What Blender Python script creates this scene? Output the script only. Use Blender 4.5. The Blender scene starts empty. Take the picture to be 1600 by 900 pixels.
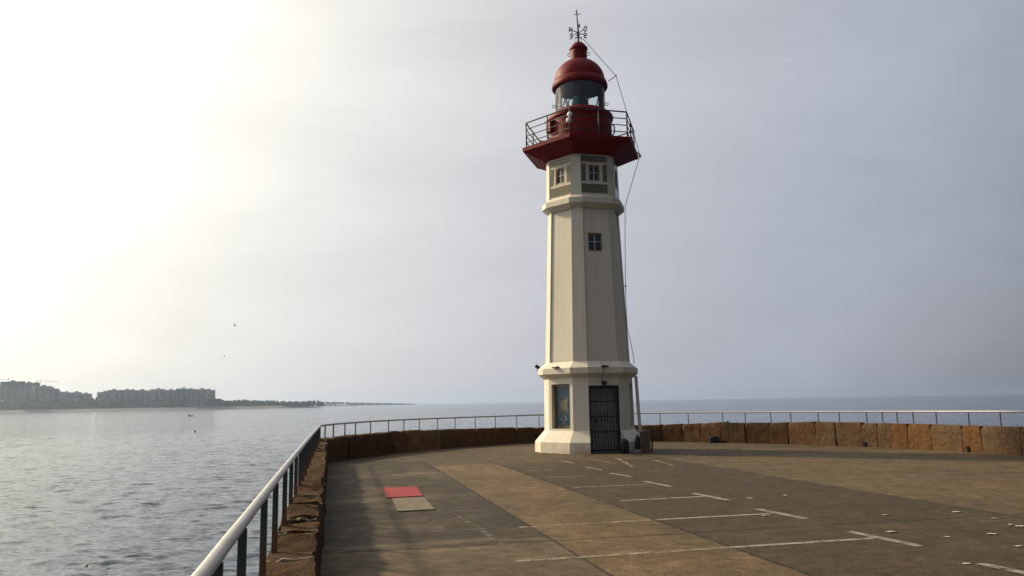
import bpy, math, random
import numpy as np
from mathutils import Vector, Matrix, noise
random.seed(7); rng=np.random.default_rng(7)
S=bpy.context.scene; COL=S.collection
R=math.radians
# ------------------------------------------------------------------ survey of the place (camera calibration)
F=1244.0; EYE=1.65; SEA=-3.6
ROLL=R(0.95); PITCH=math.atan(178/F)
fw=np.array([0,math.cos(PITCH),math.sin(PITCH)]); r0=np.array([1.,0,0]); u0=np.cross(r0,fw)
rt=math.cos(ROLL)*r0-math.sin(ROLL)*u0; up=math.cos(ROLL)*u0+math.sin(ROLL)*r0
CAM=np.array([0,0,EYE])
def ray(px,py): return fw+rt*(px-800)/F+up*(450-py)/F
def onz(px,py,z=0.):
    d=ray(px,py); return CAM+d*(z-EYE)/d[2]
def proj(P):
    d=np.asarray(P,float)-CAM; z=d@fw
    return 800+F*(d@rt)/z, 450-F*(d@up)/z
def at(px,py,dist):
    d=ray(px,py); return CAM+d*dist/math.hypot(d[0],d[1])
def zfor(p,py):                       # height above the ground point p that is seen on row py
    lo,hi=-5.,60.
    for _ in range(50):
        m=(lo+hi)/2
        if proj((p[0],p[1],m))[1]>py: lo=m
        else: hi=m
    return lo
SUN_AZ,SUN_EL=R(-60),R(30)
SUNV=Vector((math.sin(SUN_AZ)*math.cos(SUN_EL),math.cos(SUN_AZ)*math.cos(SUN_EL),math.sin(SUN_EL)))
UV=np.array([-.2215,.9752]); VV=np.array([.9752,.2215])      # along / across the pier
def pier(u,v,z=0.): p=UV*u+VV*v; return (p[0],p[1],z)

# ------------------------------------------------------------------ node helpers
def new_mat(name):
    m=bpy.data.materials.new(name); m.use_nodes=True; nt=m.node_tree; nt.nodes.clear()
    out=nt.nodes.new('ShaderNodeOutputMaterial'); b=nt.nodes.new('ShaderNodeBsdfPrincipled')
    nt.links.new(b.outputs[0],out.inputs[0]); return m,nt,b,out
class NG:
    def __init__(s,nt): s.nt=nt
    def n(s,t,**k):
        x=s.nt.nodes.new(t)
        for a,v in k.items(): setattr(x,a,v)
        return x
    def l(s,a,b): s.nt.links.new(a,b)
    def setin(s,sock,v):
        if hasattr(v,'is_linked') or hasattr(v,'links'): s.l(v,sock)
        elif isinstance(v,(tuple,list)) and sock.type=='RGBA' and len(v)==3: sock.default_value=(*v,1)
        else: sock.default_value=v
    def math(s,op,a,b=0.,c=None,clamp=False):
        x=s.n('ShaderNodeMath',operation=op,use_clamp=clamp); s.setin(x.inputs[0],a); s.setin(x.inputs[1],b)
        if c is not None: s.setin(x.inputs[2],c)
        return x.outputs[0]
    def mix(s,f,a,b,blend='MIX'):
        x=s.n('ShaderNodeMix',data_type='RGBA',blend_type=blend); s.setin(x.inputs[0],f); s.setin(x.inputs[6],a); s.setin(x.inputs[7],b); return x.outputs[2]
    def noise(s,scale,detail=4,rough=.55,vec=None,dist=0.):
        x=s.n('ShaderNodeTexNoise'); x.inputs['Scale'].default_value=scale; x.inputs['Detail'].default_value=detail
        x.inputs['Roughness'].default_value=rough; x.inputs['Distortion'].default_value=dist
        if vec is not None: s.l(vec,x.inputs['Vector'])
        return x.outputs['Fac']
    def ramp(s,f,*st):
        x=s.n('ShaderNodeValToRGB'); e=x.color_ramp.elements
        while len(e)<len(st): e.new(.5)
        for i,(p,c) in enumerate(st):
            e[i].position=p; e[i].color=(c,c,c,1) if isinstance(c,(int,float)) else (*c,1)
        s.l(f,x.inputs[0]); return x.outputs[0]
    def obj(s): return s.n('ShaderNodeTexCoord').outputs['Object']
    def mapping(s,vec,loc=(0,0,0),rot=(0,0,0),sc=(1,1,1)):
        x=s.n('ShaderNodeMapping'); x.inputs['Location'].default_value=loc; x.inputs['Rotation'].default_value=rot; x.inputs['Scale'].default_value=sc
        s.l(vec,x.inputs[0]); return x.outputs[0]
    def bump(s,h,strength,dist,b):
        x=s.n('ShaderNodeBump'); x.inputs['Strength'].default_value=strength; x.inputs['Distance'].default_value=dist
        s.l(h,x.inputs['Height']); s.l(x.outputs[0],b.inputs['Normal']); return x
def plain(name,c,rough=.6,metal=0.,var=.25,scale=6.,bump=.15,bd=.01,c2=None,spec=.4):
    m,nt,b,o=new_mat(name); g=NG(nt); v=g.obj()
    n=g.noise(scale,5,.6,v); d=c2 or tuple(x*(1-var) for x in c)
    g.l(g.mix(g.ramp(n,(.35,0.),(.68,1.)),d,c),b.inputs['Base Color'])
    b.inputs['Roughness'].default_value=rough; b.inputs['Metallic'].default_value=metal; b.inputs['Specular IOR Level'].default_value=spec
    if bump: g.bump(g.noise(scale*6,4,.6,v),bump,bd,b)
    return m
# ------------------------------------------------------------------ mesh helpers
class MB:
    def __init__(s): s.v=[];s.f=[];s.sm=[];s.mi=[]
    def add(s,vs,fs,smooth=False,mi=0):
        o=len(s.v); s.v+= [tuple(map(float,p)) for p in vs]
        for f in fs: s.f.append([i+o for i in f]); s.sm.append(smooth); s.mi.append(mi)
        return s
    def quad(s,*p,mi=0): return s.add(p,[list(range(len(p)))],mi=mi)
    def box(s,c,d,rz=0.,M=None,bev=0.):
        hx,hy,hz=[x/2 for x in d]; b=min(bev,hx*.9,hy*.9,hz*.9)
        if b<=0:
            vs=[(x,y,z) for z in(-hz,hz) for y in(-hy,hy) for x in(-hx,hx)]
            fs=[[0,2,3,1],[4,5,7,6],[0,1,5,4],[2,6,7,3],[0,4,6,2],[1,3,7,5]]
        else:
            import bmesh
            bm=bmesh.new(); bmesh.ops.create_cube(bm,size=1)
            for v in bm.verts: v.co=Vector((v.co.x*d[0],v.co.y*d[1],v.co.z*d[2]))
            bmesh.ops.bevel(bm,geom=bm.edges[:],offset=b,segments=2,affect='EDGES',profile=.5)
            bm.verts.index_update(); vs=[tuple(v.co) for v in bm.verts]; fs=[[v.index for v in f.verts] for f in bm.faces]; bm.free()
        T=(M if M is not None else Matrix.Rotation(rz,4,'Z'))
        vs=[tuple(T@Vector(p)+Vector(c)) for p in vs]
        return s.add(vs,fs)
    def tube(s,pts,r,n=8,smooth=True,cap=True,closed=False):
        P=[Vector(p) for p in pts]; m=len(P); rs=r if isinstance(r,(list,tuple)) else [r]*m
        rings=[];prev=None
        for i,p in enumerate(P):
            if closed: t=(P[(i+1)%m]-P[i-1]).normalized()
            else: t=(P[min(i+1,m-1)]-P[max(i-1,0)]).normalized()
            if prev is None:
                a=Vector((0,0,1)) if abs(t.z)<.9 else Vector((1,0,0)); x=t.cross(a).normalized()
            else:
                x=prev-t*prev.dot(t); x.normalize()
            prev=x; y=t.cross(x)
            rings.append([p+(x*math.cos(2*math.pi*k/n)+y*math.sin(2*math.pi*k/n))*rs[i] for k in range(n)])
        vs=[q for rg in rings for q in rg]; fs=[]
        for i in range(m if closed else m-1):
            j=(i+1)%m
            for k in range(n): fs.append([i*n+k,i*n+(k+1)%n,j*n+(k+1)%n,j*n+k])
        s.add(vs,fs,smooth)
        if cap and not closed: s.add(rings[0],[list(range(n))[::-1]]); s.add(rings[-1],[list(range(n))])
        return s
    def lathe(s,prof,n=48,c=(0,0,0),smooth=True):
        vs=[];fs=[]
        for r,z in prof:
            for k in range(n): a=2*math.pi*k/n; vs.append((c[0]+r*math.cos(a),c[1]+r*math.sin(a),c[2]+z))
        for i in range(len(prof)-1):
            for k in range(n): fs.append([i*n+k,i*n+(k+1)%n,(i+1)*n+(k+1)%n,(i+1)*n+k])
        return s.add(vs,fs,smooth)
    def ball(s,c,r,n=14,sc=(1,1,1)):
        m=n//2; prof=[(math.sin(math.pi*i/m)*r,-math.cos(math.pi*i/m)*r) for i in range(m+1)]
        t=MB().lathe(prof,n); 
        return s.add([(c[0]+p[0]*sc[0],c[1]+p[1]*sc[1],c[2]+p[2]*sc[2]) for p in t.v],t.f,True)
    def build(s,name,mat,parent=None,weld=True,sharp=40):
        me=bpy.data.meshes.new(name); me.from_pydata(s.v,[],s.f)
        mats=mat if isinstance(mat,(list,tuple)) else [mat]
        for m in mats: me.materials.append(m)
        me.polygons.foreach_set('use_smooth',s.sm); me.polygons.foreach_set('material_index',s.mi)
        import bmesh
        bm=bmesh.new(); bm.from_mesh(me)
        if weld: bmesh.ops.remove_doubles(bm,verts=bm.verts,dist=1e-5)
        bmesh.ops.recalc_face_normals(bm,faces=bm.faces)
        for e in bm.edges:
            if len(e.link_faces)==2 and e.calc_face_angle(0)>R(sharp): e.smooth=False
        bm.to_mesh(me); bm.free(); me.update()
        o=bpy.data.objects.new(name,me); COL.objects.link(o)
        if parent is not None: o.parent=parent
        return o
def tag(o,label=None,cat=None,group=None,kind=None):
    if label: o['label']=label
    if cat: o['category']=cat
    if group: o['group']=group
    if kind: o['kind']=kind
    return o
def thing(name,label,cat,loc=(0,0,0),rz=0.,group=None):
    o=bpy.data.objects.new(name,None); o.location=loc; o.rotation_euler=(0,0,rz); o.empty_display_size=.3
    COL.objects.link(o); return tag(o,label,cat,group)
def copy_tree(o,parent=None):
    c=o.copy(); COL.objects.link(c)
    if parent is not None: c.parent=parent
    for ch in list(o.children): copy_tree(ch,c)
    return c

# ------------------------------------------------------------------ materials
def paint_white():
    m,nt,b,o=new_mat('weathered_white_paint'); g=NG(nt); v=g.obj()
    st=g.noise(1.,6,.65,g.mapping(v,sc=(5.,5.,.28))); bl=g.noise(1.1,5,.6,v); fine=g.noise(30,4,.6,v)
    c=g.mix(g.ramp(st,(.42,0.),(.75,1.)),(.63,.585,.49),(.56,.49,.36))
    c=g.mix(g.ramp(bl,(.45,0.),(.75,.4)),c,(.54,.50,.41))
    z=g.n('ShaderNodeSeparateXYZ'); g.l(v,z.inputs[0])
    low=g.math('MULTIPLY',g.ramp(z.outputs[2],(0.,1.),(.42,0.)),g.ramp(g.noise(3.,5,.7,g.mapping(v,sc=(1,1,.5))),(.4,0.),(.62,1.)))
    c=g.mix(g.math('MULTIPLY',low,.8),c,(.40,.24,.11))
    # ochre rain staining under the eaves (dirt with its own outline)
    wst=g.math('MULTIPLY',g.ramp(g.noise(1.,4,.7,g.mapping(v,loc=(3,1,7),sc=(9,9,.35))),(.58,0.),(.74,1.)),.35)
    c=g.mix(wst,c,(.46,.36,.22))
    sp=g.ramp(g.noise(9.,3,.6,v),(.72,0.),(.76,1.)); c=g.mix(g.math('MULTIPLY',sp,.5),c,(.3,.2,.11))
    g.l(c,b.inputs['Base Color']); b.inputs['Roughness'].default_value=.75; b.inputs['Specular IOR Level'].default_value=.25
    g.bump(fine,.25,.01,b); return m
WHITE=paint_white()
def red_paint():
    m,nt,b,o=new_mat('faded_red_paint'); g=NG(nt); v=g.obj()
    n=g.noise(2.2,6,.65,g.mapping(v,sc=(1.5,1.5,.6))); c=g.mix(g.ramp(n,(.38,0.),(.7,1.)),(.17,.003,.006),(.105,.003,.005))
    c=g.mix(g.ramp(g.noise(14,4,.6,v),(.68,0.),(.74,.6)),c,(.12,.03,.02))
    g.l(c,b.inputs['Base Color']); b.inputs['Roughness'].default_value=.55; b.inputs['Specular IOR Level'].default_value=.14; g.bump(g.noise(40,3,.6,v),.12,.01,b); return m
RED=red_paint()
IRON=plain('dark_green_iron',(.028,.045,.04),.5,.2,.4,9)
BLACK=plain('black_iron',(.014,.017,.02),.5,.2,.4,9)
def post_paint():
    m,nt,b,o=new_mat('rusty_post_paint'); g=NG(nt); v=g.obj(); z=g.n('ShaderNodeSeparateXYZ'); g.l(v,z.inputs[0])
    n=g.noise(7,5,.65,v); f=g.math('ADD',g.math('MULTIPLY',z.outputs[2],-1.6),g.math('MULTIPLY',n,.8))
    c=g.mix(g.ramp(f,(.72,0.),(1.02,1.)),(.035,.055,.045),(.13,.062,.022)); g.l(c,b.inputs['Base Color']); b.inputs['Roughness'].default_value=.6; g.bump(n,.3,.01,b); return m
RAILPAINT=post_paint()
def worn_pipe():
    m,nt,b,o=new_mat('worn_galvanised_pipe'); g=NG(nt); v=g.obj()
    n=g.noise(3.,6,.7,g.mapping(v,sc=(3,3,3))); c=g.mix(g.ramp(n,(.3,0.),(.75,1.)),(.40,.40,.39),(.27,.26,.25))
    g.l(g.mix(g.ramp(g.noise(22,4,.65,v),(.62,0.),(.72,1.)),c,(.25,.19,.14)),b.inputs['Base Color'])
    b.inputs['Metallic'].default_value=.35; b.inputs['Roughness'].default_value=.52; g.bump(g.noise(60,3,.6,v),.2,.004,b); return m
PIPE=worn_pipe()
FRAME=plain('aged_wood_frame',(.30,.22,.11),.7,0,.4,10)
MUNTIN=plain('white_glazing_bar',(.7,.7,.68),.5)
PANE,nt,b,o=new_mat('dark_window_glass'); b.inputs['Base Color'].default_value=(.008,.02,.035,1); b.inputs['Roughness'].default_value=.06
g=NG(nt); g.bump(g.noise(3,2,.5,g.obj()),.05,.02,b)
def tiles(name,pal,scale,grid=7.):
    m,nt,b,o=new_mat(name); g=NG(nt); v=g.obj()
    vo=g.n('ShaderNodeTexVoronoi'); vo.inputs['Scale'].default_value=scale; g.l(v,vo.inputs['Vector'])
    c=g.mix(g.ramp(g.noise(scale*.8,4,.7,v),(.4,0.),(.55,1.)),pal[0],pal[1])
    c=g.mix(g.ramp(vo.outputs['Distance'],(.12,1.),(.2,0.)),c,pal[2])
    sp=g.n('ShaderNodeSeparateColor'); g.l(vo.outputs['Color'],sp.inputs[0])
    c=g.mix(g.math('GREATER_THAN',sp.outputs[0],.72),c,pal[3])
    g.l(c,b.inputs['Base Color']); b.inputs['Roughness'].default_value=.25; return m
TILE_BLUE=tiles('blue_glazed_tiles',[(.012,.035,.065),(.022,.075,.105),(.17,.26,.28),(.015,.045,.10)],15)
TILE_EDGE=tiles('ochre_border_tiles',[(.16,.10,.035),(.10,.07,.03),(.24,.18,.07),(.07,.06,.04)],26)
TILE_MIX=tiles('mottled_green_tiles',[(.07,.085,.06),(.13,.12,.05),(.05,.09,.13),(.15,.09,.05)],17)
TILE_CREAM=plain('cream_glaze',(.34,.32,.27),.3,c2=(.32,.24,.13),scale=12)
TILE_YEL=plain('yellow_glaze',(.15,.16,.10),.3,c2=(.2,.22,.1),scale=12)
def stone():
    m,nt,b,o=new_mat('weathered_sandstone'); g=NG(nt); geo=g.n('ShaderNodeNewGeometry'); v=geo.outputs['Position']; oi=g.n('ShaderNodeObjectInfo')
    c=oi.outputs['Color']; n1=g.noise(1.7,6,.65,v); n2=g.noise(9,6,.7,v); n3=g.noise(45,4,.6,v)
    c=g.mix(g.ramp(n1,(.36,.0),(.66,.8)),c,g.mix(1.,c,(1.0,.72,.48),'MULTIPLY'))
    c=g.mix(g.ramp(g.noise(3.1,5,.6,g.mapping(v,loc=(5,2,1))),(.52,0.),(.68,.7)),c,g.mix(1.,c,(.55,.62,.75),'MULTIPLY'))
    c=g.mix(g.ramp(n2,(.38,.5),(.52,0.)),c,(.05,.035,.025))
    c=g.mix(.5,c,g.mix(n3,(.35,.35,.35),(1.,1.,1.)),'MULTIPLY')
    c=g.mix(g.ramp(g.noise(5.,5,.7,g.mapping(v,loc=(9,9,9))),(.68,0.),(.74,.6)),c,(.42,.39,.34))
    g.l(c,b.inputs['Base Color']); b.inputs['Roughness'].default_value=.95; b.inputs['Specular IOR Level'].default_value=.1
    h=g.math('ADD',g.math('MULTIPLY',n2,.7),g.math('MULTIPLY',n3,.4)); g.bump(h,1.,.08,b); return m
STONE=stone()
MORTAR=plain('pale_mortar',(.30,.235,.165),.9,0,.5,7,.5,.03,spec=.1)

# ------------------------------------------------------------------ the pier: outline of the parapet's inner foot
left_end=pier(23.75,-.08)
back=[left_end[:2],(-4.85,25.2),(-3.66,28.0),(-1.62,30.9),(.8,32.9),(3.0,33.2),(5.25,32.3),(7.4,30.9),(9.2,29.3),(10.75,27.5),(12.05,25.7),(12.95,23.7),(13.64,21.8),(14.55,18.6),(15.3,15.2)]
def spline(P,n=14):
    P=[np.array(p,float) for p in P]; P=[2*P[0]-P[1]]+P+[2*P[-1]-P[-2]]; out=[]
    for i in range(1,len(P)-2):
        for k in range(n):
            t=k/n; a,b_,c,d=P[i-1:i+3]
            out.append(.5*((2*b_)+(c-a)*t+(2*a-5*b_+4*c-d)*t*t+(3*b_-a-3*c+d)*t**3))
    out.append(P[-2]); return np.array(out)
BACK=spline(back)
tn=np.gradient(BACK,axis=0); tn/=np.linalg.norm(tn,axis=1)[:,None]; BOUT=np.stack([-tn[:,1],tn[:,0]],1)   # outward
BPX=np.array([proj((*p,0.))[0] for p in BACK])
def bp(px):
    if px<=BPX[0]: return BACK[0],BOUT[0]
    #                                        # parapet foot and outward normal seen at column px
    for i in range(len(BPX)-1):
        if BPX[i]<=px<=BPX[i+1]:
            t=(px-BPX[i])/(BPX[i+1]-BPX[i]); p=BACK[i]*(1-t)+BACK[i+1]*t; n=BOUT[i]*(1-t)+BOUT[i+1]*t; return p,n/np.linalg.norm(n)
    return BACK[-1],BOUT[-1]
right_tail=[(15.3+ .2215*s,15.2-.975*s) for s in (5,12,20,30)]
outline=[pier(u,-.08)[:2] for u in (-16,-8,0,6,12,18)]+[tuple(p) for p in BACK]+right_tail
def deck_mat():
    m,nt,b,o=new_mat('stained_concrete_deck'); g=NG(nt); geo=g.n('ShaderNodeNewGeometry'); P=geo.outputs['Position']
    def dot(vec,src):
        x=g.n('ShaderNodeVectorMath',operation='DOT_PRODUCT'); g.l(src,x.inputs[0]); x.inputs[1].default_value=vec; return x.outputs['Value']
    u=dot((UV[0],UV[1],0),P); v=dot((VV[0],VV[1],0),P)
    wob=g.math('MULTIPLY',g.math('SUBTRACT',g.noise(1.6,5,.7,P),.5),.16)
    vv=g.math('ADD',v,wob)
    cb=g.n('ShaderNodeCombineXYZ'); g.l(u,cb.inputs[0]); g.l(v,cb.inputs[1]); uv=cb.outputs[0]
    n_big=g.noise(.32,5,.6,P); n_mid=g.noise(1.5,6,.68,uv); n_fine=g.noise(26,5,.7,P); n_str=g.noise(1.,5,.65,g.mapping(uv,sc=(1.7,.5,1)))
    def lane(a,bb,lo,hi): return g.mix(g.ramp(n_mid,(lo,0.),(hi,1.)),a,bb)
    L0=lane((.044,.032,.018),(.150,.106,.057),.42,.68); L1=lane((.138,.088,.040),(.215,.145,.070),.38,.66)
    L2=lane((.056,.039,.020),(.086,.061,.033),.36,.7); L3=lane((.115,.076,.036),(.175,.122,.062),.35,.68)
    lit=g.noise(.8,4,.6,g.mapping(uv,loc=(3,7,0)))
    c=g.mix(g.math('GREATER_THAN',vv,2.62),L0,L1); c=g.mix(g.math('GREATER_THAN',v,4.40),c,L2); c=g.mix(g.math('GREATER_THAN',vv,9.12),c,L3)
    # far apron round the tower is a plain worn grey-brown
    far=g.math('GREATER_THAN',g.math('ADD',u,g.math('MULTIPLY',wob,8.)),21.6)
    c=g.mix(far,c,lane((.072,.051,.026),(.140,.099,.052),.35,.68))
    # older slabs: one dark, one pale bay
    bay=g.math('FLOOR',g.math('DIVIDE',g.math('SUBTRACT',u,9.5),5.)); wn=g.n('ShaderNodeTexWhiteNoise',noise_dimensions='2D')
    cb2=g.n('ShaderNodeCombineXYZ'); g.l(bay,cb2.inputs[0]); g.l(g.math('ADD',g.math('GREATER_THAN',vv,2.62),g.math('ADD',g.math('GREATER_THAN',v,4.4),g.math('GREATER_THAN',v,9.12))),cb2.inputs[1]); g.l(cb2.outputs[0],wn.inputs['Vector'])
    c=g.mix(1.,c,g.ramp(wn.outputs['Value'],(0.,.84),(1.,1.12)),'MULTIPLY')
    # damp dark blotches in the left lane, salt-pale drifts, streaks
    lz=g.math('LESS_THAN',vv,2.62)
    dk=g.math('MULTIPLY',lz,g.ramp(g.noise(.75,5,.65,g.mapping(uv,loc=(1.3,4.4,0),sc=(.8,1.2,1))),(.44,0.),(.56,.62)))
    c=g.mix(dk,c,(.032,.027,.018))
    c=g.mix(g.ramp(n_str,(.60,0.),(.74,.4)),c,(.205,.15,.086))
    c=g.mix(g.ramp(n_big,(.40,.35),(.52,0.)),c,(.06,.048,.03))
    c=g.mix(g.ramp(g.noise(7.,4,.7,P),(.66,0.),(.72,.5)),c,(.045,.036,.026))
    c=g.mix(g.ramp(g.noise(5.3,3,.6,g.mapping(uv,loc=(8,1,0),sc=(1,.5,1))),(.73,0.),(.77,.6)),c,(.40,.38,.34))
    sp=g.ramp(n_fine,(.3,.55),(.72,1.35)); c=g.mix(1.,c,sp,'MULTIPLY')
    sp2=g.ramp(g.noise(90,3,.7,P),(.33,.48),(.7,1.02)); c=g.mix(1.,c,sp2,'MULTIPLY')
    # one darker patched bay in the left lane, and pale grit washed along the cross joints
    def band(x,a,b2): return g.math('MULTIPLY',g.math('GREATER_THAN',x,a),g.math('LESS_THAN',x,b2))
    uw=g.math('ADD',u,g.math('MULTIPLY',wob,3.)); pt=g.math('MULTIPLY',band(uw,9.62,13.9),band(vv,1.5,2.62)); pt2=g.math('MULTIPLY',band(uw,14.9,17.2),band(vv,1.7,2.62))
    c=g.mix(g.math('MULTIPLY',g.math('MAXIMUM',pt,pt2),.62),c,(.030,.025,.016))
    low0=g.math('MULTIPLY',g.math('LESS_THAN',u,9.5),lz); c=g.mix(g.math('MULTIPLY',low0,.35),c,(.15,.106,.062))
    dj=g.math('ABSOLUTE',g.math('SUBTRACT',g.math('FRACT',g.math('DIVIDE',g.math('ADD',u,.5+2.5),5.)),.5))
    drift=g.math('MULTIPLY',g.ramp(dj,(.0,1.),(.13,0.)),g.ramp(g.noise(1.,5,.7,g.mapping(uv,loc=(4,2,0),sc=(3.2,.75,1))),(.47,0.),(.62,1.)))
    c=g.mix(g.math('MULTIPLY',drift,g.math('ADD',g.math('MULTIPLY',lz,.5),.08)),c,(.24,.18,.11))
    strk=g.math('MULTIPLY',lz,g.ramp(g.noise(1.,5,.7,g.mapping(uv,loc=(14,2,0),sc=(1.9,.8,1))),(.60,0.),(.72,.5))); c=g.mix(strk,c,(.19,.142,.085))
    # blotchy mid-scale grime, oil spots and hairline cracks
    c=g.mix(1.,c,g.ramp(g.noise(6.5,6,.72,g.mapping(uv,sc=(1.,.7,1))),(.34,.62),(.66,1.34)),'MULTIPLY')
    c=g.mix(g.ramp(g.noise(1.9,3,.55,g.mapping(uv,loc=(2.2,6.1,0))),(.67,0.),(.74,.6)),c,(.030,.024,.016))
    wv_=g.n('ShaderNodeVectorMath',operation='ADD'); g.l(uv,wv_.inputs[0]); nz=g.n('ShaderNodeTexNoise'); nz.inputs['Scale'].default_value=1.3; nz.inputs['Detail'].default_value=5; g.l(uv,nz.inputs['Vector']); g.l(nz.outputs['Color'],wv_.inputs[1])
    vr=g.n('ShaderNodeTexVoronoi',feature='DISTANCE_TO_EDGE'); vr.inputs['Scale'].default_value=.33; g.l(wv_.outputs[0],vr.inputs['Vector'])
    ck=g.math('MULTIPLY',g.math('LESS_THAN',vr.outputs['Distance'],.0045),g.ramp(g.noise(.6,3,.6,P),(.50,0.),(.56,.75)))
    c=g.mix(ck,c,(.016,.012,.008))
    # joints
    jn=g.math('MULTIPLY',g.math('SUBTRACT',g.noise(6,4,.7,P),.5),.07)
    def line(x,w): return g.math('LESS_THAN',g.math('ABSOLUTE',g.math('ADD',x,jn)),w)
    j=None
    for s,w in ((2.62,.022),(4.40,.03),(9.12,.022)):
        k=line(g.math('SUBTRACT',v,s),w); j=k if j is None else g.math('MAXIMUM',j,k)
    fr=g.math('ABSOLUTE',g.math('SUBTRACT',g.math('FRACT',g.math('DIVIDE',g.math('ADD',u,.5+2.5),5.)),.5))
    cross=g.math('LESS_THAN',g.math('ADD',g.math('MULTIPLY',fr,5.),jn),.03)
    j=g.math('MULTIPLY',g.math('MAXIMUM',j,cross),g.ramp(g.noise(1.1,4,.7,P),(.34,.35),(.50,1.)))
    c=g.mix(g.math('MULTIPLY',j,.85),c,(.014,.012,.009))
    g.l(c,b.inputs['Base Color']); b.inputs['Roughness'].default_value=.82; b.inputs['Specular IOR Level'].default_value=.18
    h=g.math('SUBTRACT',g.math('ADD',g.math('MULTIPLY',n_fine,.5),g.math('MULTIPLY',n_mid,.8)),g.math('MULTIPLY',j,1.5)); g.bump(h,.5,.02,b)
    return m
DECK=deck_mat()
mb=MB(); n=len(outline); mb.add([(x,y,0) for x,y in outline],[list(range(n))[::-1]])
tag(mb.build('pier_deck',DECK),kind='structure')
# outer body of the mole down to below the water
outer=[]
for i,p in enumerate(outline):
    a=np.array(outline[max(i-1,0)]); c=np.array(outline[min(i+1,n-1)]); t=(c-a)/np.linalg.norm(c-a); outer.append(np.array(p)+np.array([-t[1],t[0]])*.5)
mb=MB()
ring0=[(p[0],p[1],-.03) for p in outer]; ring1=[(p[0],p[1],-6.) for p in outer]
mb.add(ring0+ring1,[[i,i+1,n+i+1,n+i] for i in range(n-1)]+[[n-1,0,n,2*n-1]]+[list(range(n))])
mo=mb.build('breakwater_mole',STONE); mo.color=(.3,.22,.14,1); tag(mo,kind='structure')

# painted bay markings, worn
def worn_paint(name,c,lo,hi):
    m,nt,b,o=new_mat(name); g=NG(nt); geo=g.n('ShaderNodeNewGeometry'); P=geo.outputs['Position']
    f=g.ramp(g.noise(4.5,6,.75,P),(lo,0.),(hi,1.)); tr=g.n('ShaderNodeBsdfTransparent'); mx=g.n('ShaderNodeMixShader')
    b.inputs['Base Color'].default_value=(*c,1); b.inputs['Roughness'].default_value=.8
    g.l(g.math('MULTIPLY',f,.95),mx.inputs[0]); g.l(tr.outputs[0],mx.inputs[1]); g.l(b.outputs[0],mx.inputs[2]); g.l(mx.outputs[0],o.inputs[0]); return m
P_STRONG=worn_paint('worn_white_paint',(.22,.195,.16),.33,.52); P_FAINT=worn_paint('faded_white_paint',(.24,.20,.145),.38,.60); P_GHOST=worn_paint('ghost_of_old_paint',(.17,.14,.10),.46,.70); P_YEL=worn_paint('faded_yellow_paint',(.30,.23,.10),.42,.62)
mk=MB()
def strip(p,q,w,mi,z=.004):
    p=np.array(p[:2]);q=np.array(q[:2]); d=(q-p)/np.linalg.norm(q-p); s=np.array([-d[1],d[0]])*w/2
    mk.quad((*(p-s),z),(*(q-s),z),(*(q+s),z),(*(p+s),z),mi=mi)
for k,(u,v0,v1,mi) in enumerate([(6.38,4.6,5.0,1),(8.42,1.9,6.25,0),(10.62,2.45,6.25,0),(12.82,4.7,6.25,0),(15.05,4.55,6.2,1),(17.15,4.6,5.6,1),(19.05,4.6,5.5,1),(21.35,4.45,5.9,1)]):
    vm=min(4.42,v1-.1)
    if v0<vm: strip(pier(u,v0),pier(u+.06*(vm-v0)/(v1-v0),vm),.10,1)
    if k<7 or True: strip(pier(u+.06*max(0,vm-v0)/(v1-v0),max(v0,vm)),pier(u+.06,v1-.045),.10,mi)
    a=.55 if k<5 else .5
    strip(pier(u+a,6.24),pier(u-a,6.35),.125 if k<6 else .10,0,.006)
for u,v0,v1 in ((12.7,2.7,4.3),(10.62,.9,2.0),(14.9,1.2,2.6),(17.3,.8,2.2),(19.2,.9,2.6)): strip(pier(u,v0),pier(u+.04,v1),.085,3)
strip(pier(15.4,1.55),pier(13.2,1.75),.09,3,.005); strip(pier(12.2,1.85),pier(9.2,2.0),.10,3,.005)
for a,b_ in (((1060,709),(1190,704)),((1190,704),(1320,698)),((1320,698),(1370,700))): strip(onz(*a),onz(*b_),.09,1)
for a,b_ in (((928,718),(962,724.5)),((962,715),(990,730)),((1022,719),(1052,727.5)),((1075,712),(1130,715))): strip(onz(*a),onz(*b_),.10,2)
for a,b_ in (((640,740),(690,739)),((600,721),(700,718)),((1140,700),(1210,703))): strip(onz(*a),onz(*b_),.10,1)
tag(mk.build('parking_markings',[P_STRONG,P_FAINT,P_YEL,P_GHOST],weld=False),kind='structure')

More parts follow.
